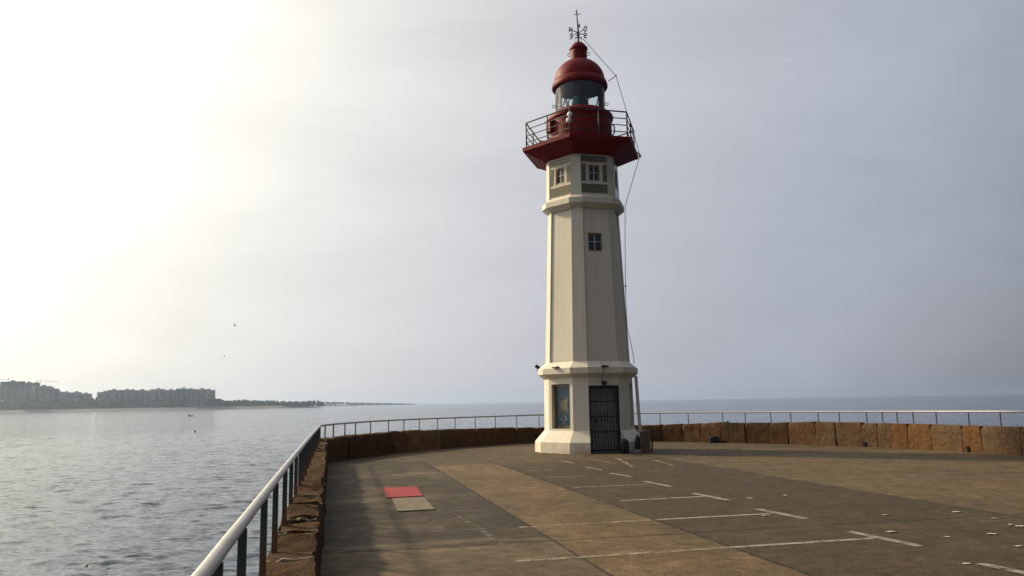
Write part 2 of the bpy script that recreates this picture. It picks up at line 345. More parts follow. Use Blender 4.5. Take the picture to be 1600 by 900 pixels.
# ------------------------------------------------------------------ parapet blocks
def block(p0,p1,q0,q1,z0,h0,h1,seed,rough=.03,nx=10,ny=5,nz=8,dish=0.,corner=.06):
    """rough stone: p inner foot ends, q outer foot ends, heights at both ends"""
    mb=MB(); idx={}
    p0,p1,q0,q1=[np.array(x,float) for x in (p0,p1,q0,q1)]
    L=np.linalg.norm(p1-p0)
    def pt(i,j,k):
        key=(i,j,k)
        if key in idx: return idx[key]
        s,t,h=i/nx,j/ny,k/nz
        pi=p0*(1-s)+p1*s; qo=q0*(1-s)+q1*s; b=pi*(1-t)+qo*t
        H=h0*(1-s)+h1*s-dish*math.sin(math.pi*s)**1.0*(.5+.5*h)
        z=z0+(H-z0)*h
        # round the upper and end corners
        cs=max(0,1-min(s,1-s)*L/.10); ct=max(0,1-min(t,1-t)*np.linalg.norm(qo-pi)/.08); ch=max(0,1-(1-h)*H/.10)
        z-=corner*ch*(cs**2*.6+ct**2*.5)
        cen=(p0+p1+q0+q1)/4; b=b+(cen-b)*(.05*cs*(.3+ch)+.10*ct*ch)
        P=Vector((b[0],b[1],z)); d=noise.noise_vector((P+Vector((seed*3.1,seed*1.7,0)))*2.4)*rough+noise.noise_vector((P+Vector((0,seed*2.3,5)))*7.)*rough*.6
        P=P+Vector((d.x,d.y,d.z if k>0 else 0)); idx[key]=len(mb.v); mb.v.append(tuple(P)); return idx[key]
    def face(a,b_,c,d): mb.f.append([pt(*a),pt(*b_),pt(*c),pt(*d)]); mb.sm.append(True); mb.mi.append(0)
    for i in range(nx):
        for k in range(nz):
            for j in (0,ny): face((i,j,k),(i+1,j,k),(i+1,j,k+1),(i,j,k+1))
        for j in range(ny): face((i,j,nz),(i+1,j,nz),(i+1,j+1,nz),(i,j+1,nz))
    for j in range(ny):
        for k in range(nz):
            for i in (0,nx): face((i,j,k),(i,j+1,k),(i,j+1,k+1),(i,j,k+1))
    return mb
wall=thing('stone_parapet','low curved parapet of rough brown stone blocks behind the lighthouse at the pier head','wall',(0,0,0))
joints=[512.5,529,545,565,590,616,637,661,689,714,745,778,808,838,872,905,938,970,1002,1035,1066,1095,1127,1165,1203,1232,1275,1306,1348,1372,1395,1420,1456,1505,1535,1597,1650,1700,1750]
tx=[505,529,560,590,616,637,700,778,840,1010,1100,1127,1165,1203,1275,1348,1420,1456,1505,1600,1760]; ty=[687,684,680,677,674.5,673,671,668.5,668,664.5,661.5,660,661,661.5,659,661,662,663,665,667.5,672]
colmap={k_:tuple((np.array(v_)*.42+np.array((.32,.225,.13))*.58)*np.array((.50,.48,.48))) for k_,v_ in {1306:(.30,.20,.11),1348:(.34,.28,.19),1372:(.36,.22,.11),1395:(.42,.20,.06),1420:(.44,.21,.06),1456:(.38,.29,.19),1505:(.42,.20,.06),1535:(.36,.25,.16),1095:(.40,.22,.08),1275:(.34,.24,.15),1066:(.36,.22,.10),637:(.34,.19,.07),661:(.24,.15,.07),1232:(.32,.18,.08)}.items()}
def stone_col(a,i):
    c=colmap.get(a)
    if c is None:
        k=random.Random(i*13+5).random(); c=(.075+.045*k,.044+.024*k,.020+.014*k) if a<1250 else (.16,.112,.07)  # darker default stone on the backlit stretch: shade put into its colour
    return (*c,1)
for i,(a,c) in enumerate(zip(joints[:-1],joints[1:])):
    p0,n0=bp(a+.12); p1,n1=bp(c-.12); rr=random.Random(i)
    h0=zfor(p0,np.interp(a,tx,ty))+rr.uniform(-.006,.006); h1=zfor(p1,np.interp(c,tx,ty))+rr.uniform(-.012,.012)
    th=.44; inset=rr.uniform(-.012,.015)
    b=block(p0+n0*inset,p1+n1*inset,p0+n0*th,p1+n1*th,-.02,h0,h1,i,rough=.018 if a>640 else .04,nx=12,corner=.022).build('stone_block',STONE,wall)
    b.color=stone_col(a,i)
# mortar core that closes the joints, a little behind the faces
core=MB(); m=len(BACK); zt=[max(.3,zfor(BACK[i],np.interp(BPX[i],tx,ty)))-.11 for i in range(m)]
vs=[]
for i in range(m):
    for off,z in ((.07,-.02),(.07,zt[i]),(.40,zt[i]),(.40,-.02)): q=BACK[i]+BOUT[i]*off; vs.append((q[0],q[1],z))
core.add(vs,[[4*i+k,4*i+4+k,4*i+4+(k+1)%4,4*i+(k+1)%4] for i in range(m-1) for k in range(3)])
core.build('mortar_core',plain('dark_joint_mortar',(.075,.05,.03),.95,spec=.1),wall)
DRAIN=plain('drain_darkness',(.008,.007,.006),.95,bump=0)
for px in (1351,1512.5):
    p,nn=bp(px); a=math.atan2(nn[1],nn[0])-math.pi/2
    dr=MB(); dr.box((p[0]-nn[0]*.012,p[1]-nn[1]*.012,.09),(.08,.035,.15),a); dr.build('drain_hole',DRAIN,wall)
# moss on one block
p,nn=bp(1140); mo=MB(); a=math.atan2(nn[1],nn[0])-math.pi/2
for k in range(26):
    s=random.uniform(-.22,.22); z=random.uniform(.66,.80)-abs(s)*.3; mo.ball((p[0]+nn[0]*.005-nn[1]*s*1,p[1]+nn[1]*.005+nn[0]*s,z),random.uniform(.02,.05),8,(1,1,.8))
mo.build('moss',plain('green_moss',(.03,.07,.02),.95,c2=(.05,.07,.02)),wall)

lw=thing('weathered_parapet','eroded ochre stone parapet running along the left pier edge under the pipe handrail','wall',(0,0,0))
us=[-6.0]
while us[-1]<23.3: us.append(us[-1]+random.Random(int(us[-1]*10)).uniform(.95,1.3))
us[-1]=23.62
for i,(a,c) in enumerate(zip(us[:-1],us[1:])):
    o0=-.47 if a<6 else np.interp(a,[6,23.6],[-.47,-.40]); rr=random.Random(i+40)
    h=.57 if a<12 else np.interp(a,[12,23.6],[.57,.68])
    far=a>14
    b=block(pier(a+.004,-.085)[:2],pier(c-.004,-.085)[:2],pier(a+.004,o0)[:2],pier(c-.004,o0)[:2],-.02,h+rr.uniform(-.02,.03),h+rr.uniform(-.02,.03),i+70,rough=.042,nx=10 if far else 22,ny=6 if far else 12,nz=6 if far else 14,dish=.065,corner=.015).build('stone_block',STONE,lw)
    k=rr.random(); b.color=(.078+.03*k,.047+.016*k,.021+.008*k,1)
    # pale mortar lip on the joint
    mr=MB(); pts=[pier(c+rr.uniform(-.03,.03),v,h-.016+.03*noise.noise((c*2,v*9,0))) for v in np.linspace(-.12,o0+.03,9)]
    mr.tube(pts,[max(.004,.012+.016*noise.noise((c,k2*1.7,3))) for k2 in range(9)],5); mr.build('mortar_lip',MORTAR,lw)

# ------------------------------------------------------------------ railings
def rail_tube(parent,pts,r,mat): return MB().tube(pts,r,12).build('handrail',mat,parent)
rl=thing('pipe_railing','straight pipe railing with worn pale handrail along the left parapet','railing',(0,0,0))
lp=[(-5,-.445),(0,-.44),(3,-.437),(5,-.432),(9,-.42),(14,-.39),(19,-.35),(23.9,-.30)]
PT=[pier(u,v,1.06) for u,v in lp]
sp=spline([p[:2] for p in PT],8); rail_tube(rl,[(x,y,1.06+.004*noise.noise((x*1.3,y*1.3,0))) for x,y in sp],.030,PIPE)
pu=[-2.6,-.4,1.5,2.65,3.5,4.42,5.75,6.85,8.15,9.3,10.4,11.5,12.6,13.7,14.8,15.9,17,18.1,19.2,20.3,21.4,22.5,23.6]
flat=MB().box((0,0,-.34),(.044,.032,.68),bev=.003).build('post',RAILPAINT,None)
def place_post(parent,x,y,ztop,rz,first=[True]):
    if first[0]: o=flat; first[0]=False
    else: o=flat.copy(); COL.objects.link(o)
    o.parent=parent; o.location=(x,y,ztop); o.rotation_euler=(0,0,rz); return o
for u in pu:
    v=np.interp(u,[a for a,_ in lp],[b_ for _,b_ in lp]); p=pier(u,v); place_post(rl,p[0],p[1],1.03,math.atan2(UV[1],UV[0])+math.pi/2)
thin0=[None]
def place_thin(x,y,z,rz):
    if thin0[0] is None: o=thin0[0]=MB().box((0,0,-.34),(.026,.034,.68),bev=.003).build('post',RAILPAINT,None)
    else: o=thin0[0].copy(); COL.objects.link(o)
    o.parent=rb; o.location=(x,y,z); o.rotation_euler=(0,0,rz)
rb=thing('curved_railing','thin post and pipe railing following the curved parapet round the pier head','railing',(0,0,0))
rx=[503,600,700,850,1000,1200,1400,1600,1760]; ry=[664,657,653,648,645.5,644,643,643,644]
idx=[i for i in range(0,len(BACK),2)]
cr=[]
e=pier(23.9,-.30,1.06); cr.append(e)
for i in idx:
    q=BACK[i]+BOUT[i]*.22
    if proj((*q,1.1))[0]<506: continue
    px=proj((*q,1.1))[0]; z=zfor(q,np.interp(px,rx,ry)); cr.append((q[0],q[1],z))
zs=np.array([c[2] for c in cr]); zs=np.convolve(np.pad(zs,3,'edge'),np.ones(7)/7,'valid'); zs[0]=1.06
cr=[(c[0],c[1],z) for c,z in zip(cr,zs)]
rail_tube(rb,cr,.027,PIPE)
crp=[proj(c)[0] for c in cr]
for px in [508,521,539,555.6,579,607,631,655,683.5,711,742.5,774,807,842,877,912,950,990,1031,1075,1129,1164,1204,1235,1278,1310.7,1353.4,1378,1401,1426,1462,1512.5,1562,1612,1660]:
    if not crp[0]<px<crp[-1]: continue
    x=np.interp(px,crp,[c[0] for c in cr]); y=np.interp(px,crp,[c[1] for c in cr]); z=np.interp(px,crp,[c[2] for c in cr])
    place_thin(x,y,z-.02,math.atan2(y-20,x-2)+math.pi/2)

# ------------------------------------------------------------------ lighthouse
LX,LY=2.54,27.2; VD=math.atan2(LX,LY)
lh=thing('lighthouse','white hexagonal lighthouse with red gallery and lantern standing on the pier head','lighthouse',(LX,LY,0),-VD)
TV=np.array([-math.sin(VD),-math.cos(VD)]); RT=np.array([math.cos(VD),-math.sin(VD)])
def loc(px,py,toward=0.):            # local point on the plane through the axis (moved 'toward' the viewer) seen at the pixel
    d=ray(px,py); nrm=np.array([TV[0],TV[1],0]); o=np.array([LX+TV[0]*toward,LY+TV[1]*toward,0]); t=((o-CAM)@nrm)/(d@nrm); P=CAM+d*t
    return (float((P[:2]-np.array([LX,LY]))@RT), -toward, float(P[2]))
TH=[R(-40+60*k) for k in range(6)]
def nrm(k): return np.array([math.sin(TH[k]),-math.cos(TH[k])])
def tgt(k): return np.array([math.cos(TH[k]),math.sin(TH[k])])
def hw(a,wc): return a/math.sqrt(3)-wc/math.sqrt(3)
def fp(k,x,a,z): q=nrm(k)*a+tgt(k)*x; return (q[0],q[1],z)
def ring(a,wc,z):
    h=hw(a,wc); out=[]
    for k in range(6): out+= [fp(k,-h,a,z),fp(k,h,a,z)]
    return out
def loft(mb,rings,skip=(),seg=1):
    for i in range(len(rings)-1):
        A,B=rings[i],rings[i+1]
        for j in range(12):
            if (i,j) in skip: continue
            n_=(j+1)%12; mb.quad(A[j],A[n_],B[n_],B[j])
def face_hole(mb,k,lo,hi,hole,depth,ins=0.,back=True):
    """face k between lo=(a,wc,z) and hi, with a rectangular recess hole=(x0,x1,z0,z1)"""
    def A(z): t=(z-lo[2])/(hi[2]-lo[2]); return lo[0]*(1-t)+hi[0]*t-ins
    def Hw(z): t=(z-lo[2])/(hi[2]-lo[2]); return hw(lo[0],lo[1])*(1-t)+hw(hi[0],hi[1])*t
    x0,x1,z0,z1=hole; Z=[lo[2],z0,z1,hi[2]]
    X=lambda z:[-Hw(z),x0,x1,Hw(z)]
    g=[[fp(k,x,A(z),z) for x in X(z)] for z in Z]
    for i in range(3):
        for j in range(3):
            if i==1 and j==1: continue
            mb.quad(g[i][j],g[i][j+1],g[i+1][j+1],g[i+1][j])
    b=[fp(k,x,A(z)-depth,z) for x,z in ((x0,z0),(x1,z0),(x1,z1),(x0,z1))]; f_=[g[1][1],g[1][2],g[2][2],g[2][1]]
    for i in range(4): mb.quad(f_[i],f_[(i+1)%4],b[(i+1)%4],b[i])
    if back: mb.quad(*b)
    return A
def inset_faces(mb,k,lo,hi,ins):
    for s in (-1,1):
        h0,h1=hw(lo[0],lo[1])*s,hw(hi[0],hi[1])*s
        mb.quad(fp(k,h0,lo[0],lo[2]),fp(k,h0,lo[0]-ins,lo[2]),fp(k,h1,hi[0]-ins,hi[2]),fp(k,h1,hi[0],hi[2]))
PL=[(1.76,.66,0.),(1.75,.66,.34),(1.44,.52,.70)]; LO=[(1.44,.52,.70),(1.42,.52,2.38)]
CO=[(1.42,.52,2.38),(1.61,.58,2.53),(1.61,.58,2.71),(1.36,.47,2.92)]
SH=[(1.36,.47,2.92),(1.17,.39,8.04)]; BE=[(1.17,.39,8.04),(1.36,.44,8.2),(1.36,.44,8.38),(1.21,.36,8.5)]
RO=[(1.21,.36,8.5),(1.18,.35,9.93)]
# base storey with door recess on face 1
mb=MB(); rg=[ring(*p) for p in PL]; loft(mb,rg,skip={(0,2),(1,2)})
for j in range(1,12,2): mb.quad(ring(*LO[0])[j],ring(*LO[0])[(j+1)%12],ring(*LO[1])[(j+1)%12],ring(*LO[1])[j])
DZ=2.13; h=hw(1.43,.52)
for k in range(6):
    if k==1: continue
    face_hole(mb,k,LO[0],LO[1],(-.40,.40,.76,2.2),.17)
def A_lo(z): return 1.44-.02*(z-.7)/1.68
for s in (-1,1):                       # cheeks of the door opening, cut through the plinth
    prof=[(PL[0][0],hw(*PL[0][:2]),0.),(PL[1][0],hw(*PL[1][:2]),.34),(PL[2][0],hw(*PL[2][:2]),.70),(A_lo(DZ),h,DZ)]
    out=[fp(1,s*x,a,z) for a,x,z in prof]; inn=[fp(1,s*h,1.22,z) for a,x,z in prof]
    for i in range(3): mb.quad(out[i],out[i+1],inn[i+1],inn[i])
mb.quad(fp(1,-h,A_lo(DZ),DZ),fp(1,h,A_lo(DZ),DZ),fp(1,h,1.42,2.38),fp(1,-h,1.42,2.38))
mb.quad(fp(1,-h,A_lo(DZ),DZ),fp(1,h,A_lo(DZ),DZ),fp(1,h,1.22,DZ),fp(1,-h,1.22,DZ))
mb.build('base',WHITE,lh,weld=False)
mb=MB(); rg=[ring(*p) for p in CO]; loft(mb,rg); mb.build('cornice',WHITE,lh,weld=False)
mb=MB(); INS=.04
for j in range(1,12,2): mb.quad(ring(*SH[0])[j],ring(*SH[0])[(j+1)%12],ring(*SH[1])[(j+1)%12],ring(*SH[1])[j])
for k in range(6):
    inset_faces(mb,k,SH[0],SH[1],INS)
    if k in (1,4): AS=face_hole(mb,k,SH[0],SH[1],(-.29,.21,6.56,7.2),.10,INS)
    else: mb.quad(*[fp(k,s*hw(p[0],p[1]),p[0]-INS,p[2]) for s,p in ((-1,SH[0]),(1,SH[0]),(1,SH[1]),(-1,SH[1]))])
mb.build('tower_shaft',WHITE,lh,weld=False)
mb=MB(); loft(mb,[ring(*p) for p in BE]); mb.build('belt_course',WHITE,lh,weld=False)
mb=MB()
for j in range(1,12,2): mb.quad(ring(*RO[0])[j],ring(*RO[0])[(j+1)%12],ring(*RO[1])[(j+1)%12],ring(*RO[1])[j])
for k in range(6):
    inset_faces(mb,k,RO[0],RO[1],.02); AR=face_hole(mb,k,RO[0],RO[1],(-.20,.20,8.98,9.54),.09,.02)
mb.build('watch_room',WHITE,lh,weld=False)
def FM(k,x,a,z):                        # matrix of a face frame: X along the face, Y inwards, Z up
    t=tgt(k); n_=nrm(k); M=Matrix(((t[0],-n_[0],0,0),(t[1],-n_[1],0,0),(0,0,1,0),(0,0,0,1))); p=fp(k,x,a,z); M.translation=Vector(p); return M
def framed(mb,M,c,d,bev=0.):
    R3=M.to_3x3().to_4x4(); return mb.box(tuple(M@Vector(c)),d,M=R3,bev=bev)
def window(k,x,a,z,w,hh,fr):
    e=MB(); M=FM(k,x,a,z)
    for s in (-1,1):
        framed(e,M,(s*(w/2-fr/2),0,0),(fr,.06,hh)); framed(e,M,(0,.001,s*(hh/2-fr/2)),(w-2*fr,.06,fr))
    o=e.build('window',FRAME,lh)
    q=MB(); framed(q,M,(0,.02,0),(w-2*fr,.006,hh-2*fr)); q.build('pane',PANE,o)
    q=MB(); framed(q,M,(0,.004,0),(.022,.02,hh-2*fr)); framed(q,M,(-(w/4-fr/2),.006,.02),(w/2-fr-.011-.0,.018,.02)); framed(q,M,((w/4-fr/2),.006,.02),(w/2-fr-.011,.018,.02)); q.build('glazing_bar',MUNTIN,o)
window(1,-.04,AS(6.88)-.06,6.88,.50,.64,.05)
for k in (0,1,2,5): window(k,0,AR(9.26)-.045,9.26,.40,.56,.05)
for k in (0,1,2,5):
    hr=hw(1.195,.355)-.025
    for (x0,x1,z0,z1) in ((-hr,hr,8.56,8.87),(-hr,hr,9.64,9.86),(-hr,-hr+.16,8.96,9.56),(hr-.16,hr,8.96,9.56)):
        e=MB(); framed(e,FM(k,(x0+x1)/2,AR((z0+z1)/2),(z0+z1)/2),(0,0,0),(x1-x0,.016,z1-z0)); e.build('tile_panel',TILE_MIX,lh)
# large painted tile picture in the front-left niche
M=FM(0,0,1.44-.17,1.48); e=MB()
for s in (-1,1): framed(e,M,(s*.352,-.012,0),(.096,.03,1.44)); framed(e,M,(0,-.0125,s*.665),(.606,.029,.11))
tp=e.build('tile_mural',TILE_EDGE,lh)
e=MB(); framed(e,M,(0,-.008,0),(.607,.016,1.22)); e.build('tile_field',TILE_BLUE,tp)
def curl(M,cx,cz,r,a0,a1,y=-.02,n_=18): return [tuple(M@Vector((cx+r*(1-.45*i/n_)*math.cos(a0+(a1-a0)*i/n_),y,cz+r*(1-.45*i/n_)*math.sin(a0+(a1-a0)*i/n_)))) for i in range(n_+1)]
e=MB()
for s in (-1,1):
    e.tube(curl(M,s*.155,.21,.065,0 if s>0 else math.pi,(5.2 if s>0 else math.pi-5.2)),.012,6)
    e.tube(curl(M,s*.16,-.13,.065,0 if s>0 else math.pi,(-5.2 if s>0 else math.pi+5.2)),.012,6)
    e.tube([tuple(M@Vector((s*(.15+.035*math.sin(i*.9)),-.02,-.12+.032*i))) for i in range(11)],.014,6)
    e.tube(curl(M,s*.075,-.40,.06,math.pi/2,math.pi/2-s*5.),.013,6)
    e.tube([tuple(M@Vector(p)) for p in ((s*.03,-.02,-.2),(s*.09,-.02,-.28),(s*.05,-.02,-.36))],.012,6)
e.tube([tuple(M@Vector((.13*math.cos(t),-.02,.04+.17*math.sin(t)))) for t in np.linspace(0,2*math.pi,24)[:-1]],.014,6,closed=True)
e.build('cartouche',TILE_CREAM,tp)
e=MB(); e.add([tuple(M@Vector((.11*math.cos(t),-.019,.04+.15*math.sin(t)))) for t in np.linspace(0,2*math.pi,20)[:-1]],[list(range(19))]); framed(e,M,(0,-.019,-.52),(.07,.006,.09)); e.build('shield',TILE_YEL,tp)
# door: inner grey door and barred gate
M=FM(1,0,1.22,0.); D=MB(); framed(D,M,(0,.03,DZ/2),(2*h,.05,DZ-.004)); dd=D.build('door',plain('grey_green_door',(.30,.31,.28),.7,0,.35,4),lh)
gm=MB(); M=FM(1,0,1.36,0.)
for s in (-1,1): framed(gm,M,(s*(h-.03),0,DZ/2),(.06,.05,DZ-.01))
framed(gm,M,(0,0,DZ-.035),(2*h-.12,.05,.06)); framed(gm,M,(0,0,.07),(2*h-.12,.05,.07))
for z in (.66,1.14,1.62): framed(gm,M,(0,.012,z),(2*h-.12,.02,.035))
gate=gm.build('gate',BLACK,lh)
gb=MB()
for i in range(9):
    x=-h+.06+(2*h-.12)*(i+.5)/9; gb.tube([tuple(M@Vector((x,-.012,.1))),tuple(M@Vector((x,-.012,DZ-.06)))],.0125,6)
gb.build('gate_bars',BLACK,gate)
gs=MB()
for s in (-1,1):
    for zz,d in ((1.22,1),(1.06,-1)):
        gs.tube(curl(M,s*.08,zz,.06,math.pi if s>0 else 0,(math.pi-4.6*d) if s>0 else 4.6*d,y=-.03),.010,6)
gs.tube([tuple(M@Vector((0,-.03,.92))),tuple(M@Vector((0,-.03,1.34)))],.011,6); gs.build('scroll_ornament',BLACK,gate)
lk=MB(); framed(lk,M,(-.30,-.02,1.0),(.09,.05,.14)); framed(lk,M,(-.30,-.06,1.02),(.03,.06,.03)); lk.build('lock',BLACK,gate)
dl=MB(); framed(dl,FM(1,-.0,A_lo(2.2),2.22),(0,-.05,0),(.16,.10,.09),.01); framed(dl,FM(1,0,A_lo(2.2),2.16),(.0,-.04,0),(.05,.06,.06)); dl.build('door_lamp',BLACK,lh)
st=MB(); M=FM(1,0,1.5,0.); framed(st,M,(0,.02,.02),(2*h-.03,.44,.04)); st.build('doorstep',plain('dark_step',(.09,.085,.08),.85),lh)
# floodlights on the cornice
fl=MB(); M=FM(1,-.02,1.61,2.73); framed(fl,M,(0,.0,.01),(.24,.16,.035),.008); framed(fl,M,(0,.06,.02),(.05,.05,.06)); fl.tube([tuple(M@Vector(p)) for p in ((-.05,.1,.02),(-.05,.2,.16))],.008,5); fl.tube([tuple(M@Vector(p)) for p in ((-.05,-.012,-.01),(-.05,-.012,-.19),(-.05,.09,-.30),(-.05,.175,-.44))],.008,5); fl.build('floodlight',BLACK,lh)
fl=MB(); M=FM(0,0,1.61,2.73); framed(fl,M,(0,0,.01),(.24,.16,.035),.008); framed(fl,M,(0,.06,.02),(.05,.05,.06)); fl.build('floodlight',BLACK,lh)
fl=MB(); c=Vector(loc(838,573.5)); bx=Vector(loc(844,576))
fl.box(tuple(c+Vector((.04,0,0))),(.17,.12,.11),M=Matrix.Rotation(R(35),4,'Y'),bev=.01); fl.tube([tuple(c+Vector((.03,0,-.03))),tuple(c+Vector((.0,0,-.13))),tuple(bx)],.013,6); fl.build('floodlight',BLACK,lh)
# gallery
mb=MB(); G=[(1.19,.001,9.90),(1.82,.001,10.22),(1.87,.001,10.23),(1.88,.001,10.36),(1.80,.001,10.37),(.9,.001,10.38)]
loft(mb,[ring(*p) for p in G]); gal=mb.build('gallery',RED,lh,weld=False)
cor=ring(1.75,.0,0.); C6=[Vector(cor[2*k+1]) for k in range(6)]     # corners (right end of each face)
rail=MB()
lev=[11.27,11.035,10.80,10.565]
for i,z in enumerate(lev):
    rail.tube([(p.x,p.y,z) for p in C6]+[(C6[0].x,C6[0].y,z)],.026 if i==0 else .018,8)
grl=rail.build('gallery_railing',IRON,lh)
for i in range(6):
    for p in (C6[i],(C6[i]+C6[(i+1)%6])/2):
        MB().tube([(p.x,p.y,10.37),(p.x,p.y,11.26)],.023,8).build('post',IRON,grl)
lad=MB(); q0=loc(937,168,1.6); lad.tube([(q0[0]-.03,q0[1],11.2),(q0[0]-.03,q0[1],11.33),(q0[0]+.0,q0[1],11.37),(q0[0]+.10,q0[1],11.35),(q0[0]+.13,q0[1],11.2)],.012,6); lad.build('rail_hook',IRON,grl)
cb=C6[0]                                # corner towards the viewer
for dz,dx in ((11.0,.0),(10.80,-.04)):
    e=MB(); e.ball((cb.x+dx,cb.y-.08,dz),.088,18); e.tube([(cb.x+dx,cb.y-.06,dz),(cb.x,cb.y,dz)],.02,6); e.build('globe_lamp',plain('frosted_white_globe',(.85,.85,.82),.3,bump=0,var=.1),lh)
# drum and lantern
drum=[(1.09,10.37),(1.09,11.42),(1.14,11.46),(1.16,11.56),(1.13,11.62),(.98,11.74),(.90,11.76),(.86,11.77)]
MB().lathe(drum,64).build('lantern_drum',RED,lh)
e=MB()
for s,th in ((-1,R(-92)),(1,R(88))):
    x,y=math.sin(th)*1.10,-math.cos(th)*1.10; e.tube([(x,y,11.32),(x*1.07,y*1.07,11.22),(x*1.07,y*1.07,11.0),(x,y,10.9)],.025,8)
e.build('hand_grip',IRON,lh)
e=MB(); e.box((-1.0,-.42,11.16),(.36,.30,.40),rz=.6,bev=.02); e.box((-1.0,-.42,11.38),(.42,.36,.04),rz=.6,bev=.01); e.build('vent_box',RED,lh)
GL,nt,b,o=new_mat('lantern_glass'); g=NG(nt); nt.nodes.remove(b)
tr=g.n('ShaderNodeBsdfTransparent'); tr.inputs[0].default_value=(.86,.93,.93,1); gl=g.n('ShaderNodeBsdfGlossy'); gl.inputs['Roughness'].default_value=.04; fr=g.n('ShaderNodeFresnel'); fr.inputs[0].default_value=1.28; mx=g.n('ShaderNodeMixShader')
g.l(g.math('ADD',fr.outputs[0],.03),mx.inputs[0]); g.l(tr.outputs[0],mx.inputs[1]); g.l(gl.outputs[0],mx.inputs[2]); g.l(mx.outputs[0],o.inputs[0])
lan=MB().lathe([(.875,11.77),(.875,12.68)],64).build('lantern_glazing',GL,lh)
ast=MB(); N=8
for i in range(N):
    a0=2*math.pi*i/N+.25
    for s in (1,-1):
        pts=[]
        for t in np.linspace(0,1,9): a=a0+s*t*math.pi/N; pts.append((.865*math.sin(a),-.865*math.cos(a),11.77+.92*t))
        ast.tube(pts,.021,6)
ast.build('astragal',plain('dark_red_bar',(.11,.012,.012),.5),lh)
MB().lathe([(0.001,12.70),(.88,12.66),(.88,12.72)],48).build('lantern_ceiling',plain('dark_blue_ceiling',(.018,.035,.06),.45),lh)
LN,nt,b,o=new_mat('green_lens_glass'); b.inputs['Base Color'].default_value=(.09,.20,.165,1); b.inputs['Roughness'].default_value=.08; b.inputs['Specular IOR Level'].default_value=.9
prof=[(.20,11.5),(.20,11.76)]
for i in range(14):
    z=11.78+.045*i; rr=.20+.09*math.sin(math.pi*(i+.5)/14); prof+=[(rr-.02,z),(rr+.012,z+.03)]
MB().lathe(prof+[(.15,12.44),(.001,12.46)],32,smooth=False).build('lens',LN,lh)
MB().lathe([(.30,11.38),(.30,11.55),(.12,11.58),(.12,11.78)],24).build('lens_pedestal',IRON,lh)
for s in (-1,1):
    e=MB(); e.tube([(s*(.885+.055*(1-math.cos(t))),0.,12.08+.055*math.sin(t)) for t in np.linspace(0,2*math.pi,14)[:-1]],.012,6,closed=True); e.build('lifting_ring',IRON,lh)
MB().lathe([(.88,12.66),(.98,12.68),(1.0,12.74),(.985,12.82),(.95,12.92),(.90,12.97)],64).build('dome_rim',RED,lh)
dome=[(.90*math.cos(t),12.96+.83*math.sin(t)) for t in np.linspace(0,R(71),22)]
MB().lathe(dome,64).build('dome',RED,lh)
MB().lathe([(.30,13.70),(.295,14.14),(.325,14.16),(.335,14.20),(.32,14.235),(.28,14.25),(.24,14.34),(.15,14.42),(.05,14.455),(.001,14.46)],40).build('ventilator',RED,lh)
for s in (-1,1):
    e=MB(); e.tube([(s*(.285+.055*(1-math.cos(t))),0.,14.0+.06*math.sin(t)) for t in np.linspace(0,2*math.pi,14)[:-1]],.011,6,closed=True); e.build('lifting_ring',IRON,lh)
# weather vane
wv=MB(); wv.tube([(0,0,14.44),(0,0,15.0),(-.02,0,15.4),(-.025,0,15.72)],[.034,.032,.022,.015],8); wv.ball((0,0,14.53),.04,10); wv.ball((0,0,14.83),.05,10); wv.lathe([(.001,14.72),(.07,14.73),(.07,14.745),(.001,14.75)],16)
wv.box((0,0,14.65),(.23,.03,.025)); 
for s in (-1,1): wv.tube([(s*.11,0,14.40),(s*.11,0,14.65)],.008,6)
for a in (0,2.1,4.2): wv.tube([(-.023,0,15.50),(-.023+.14*math.cos(a+.35),.14*math.sin(a+.35),15.59)],.013,6)
vane=wv.build('weather_vane',plain('dark_iron_vane',(.02,.012,.014),.5,.3),lh)
e=MB(); e.quad((.005,-.22,14.95),(.05,-.05,15.02),(.09,.30,15.14),(.07,.28,15.32),(.03,-.03,15.12)); e.quad((.012,-.22,14.95),(.057,-.05,15.02),(.097,.30,15.14),(.077,.28,15.32),(.037,-.03,15.12)); e.tube([(.0,-.4,14.98),(.05,.32,15.2)],.012,6); e.build('wind_flag',IRON,vane)
STK={'N':[((0,0),(0,1)),((0,1),(.6,0)),((.6,0),(.6,1))],'E':[((0,0),(0,1)),((0,1),(.6,1)),((0,.5),(.5,.5)),((0,0),(.6,0))],
 'S':[((.6,.85),(.45,1)),((.45,1),(.15,1)),((.15,1),(0,.8)),((0,.8),(.1,.58)),((.1,.58),(.5,.42)),((.5,.42),(.6,.2)),((.6,.2),(.45,0)),((.45,0),(.15,0)),((.15,0),(0,.15))],
 'O':[((.15,0),(0,.25)),((0,.25),(0,.75)),((0,.75),(.15,1)),((.15,1),(.45,1)),((.45,1),(.6,.75)),((.6,.75),(.6,.25)),((.6,.25),(.45,0)),((.45,0),(.15,0))]}
for ch,ax,ay,rd in (('N',-1,-1,1),('O',1,-1,-1),('E',-1,1,1),('S',1,1,-1)):   # read from inland: mirrored from here
    d=Vector((ax,ay,0)).normalized(); e=MB(); e.tube([(0,0,14.83),tuple(d*.30+Vector((0,0,14.83)))],.016,6)
    for (a,b_),(c,dd_) in STK[ch]:
        def q(s,t): w=(s-.3)*.21*rd; return tuple(d*(.37+w)+Vector((0,0,14.83-.085+t*.17)))
        e.tube([q(a,b_),q(c,dd_)],.022,6)
    e.build('compass_arm',IRON,vane)
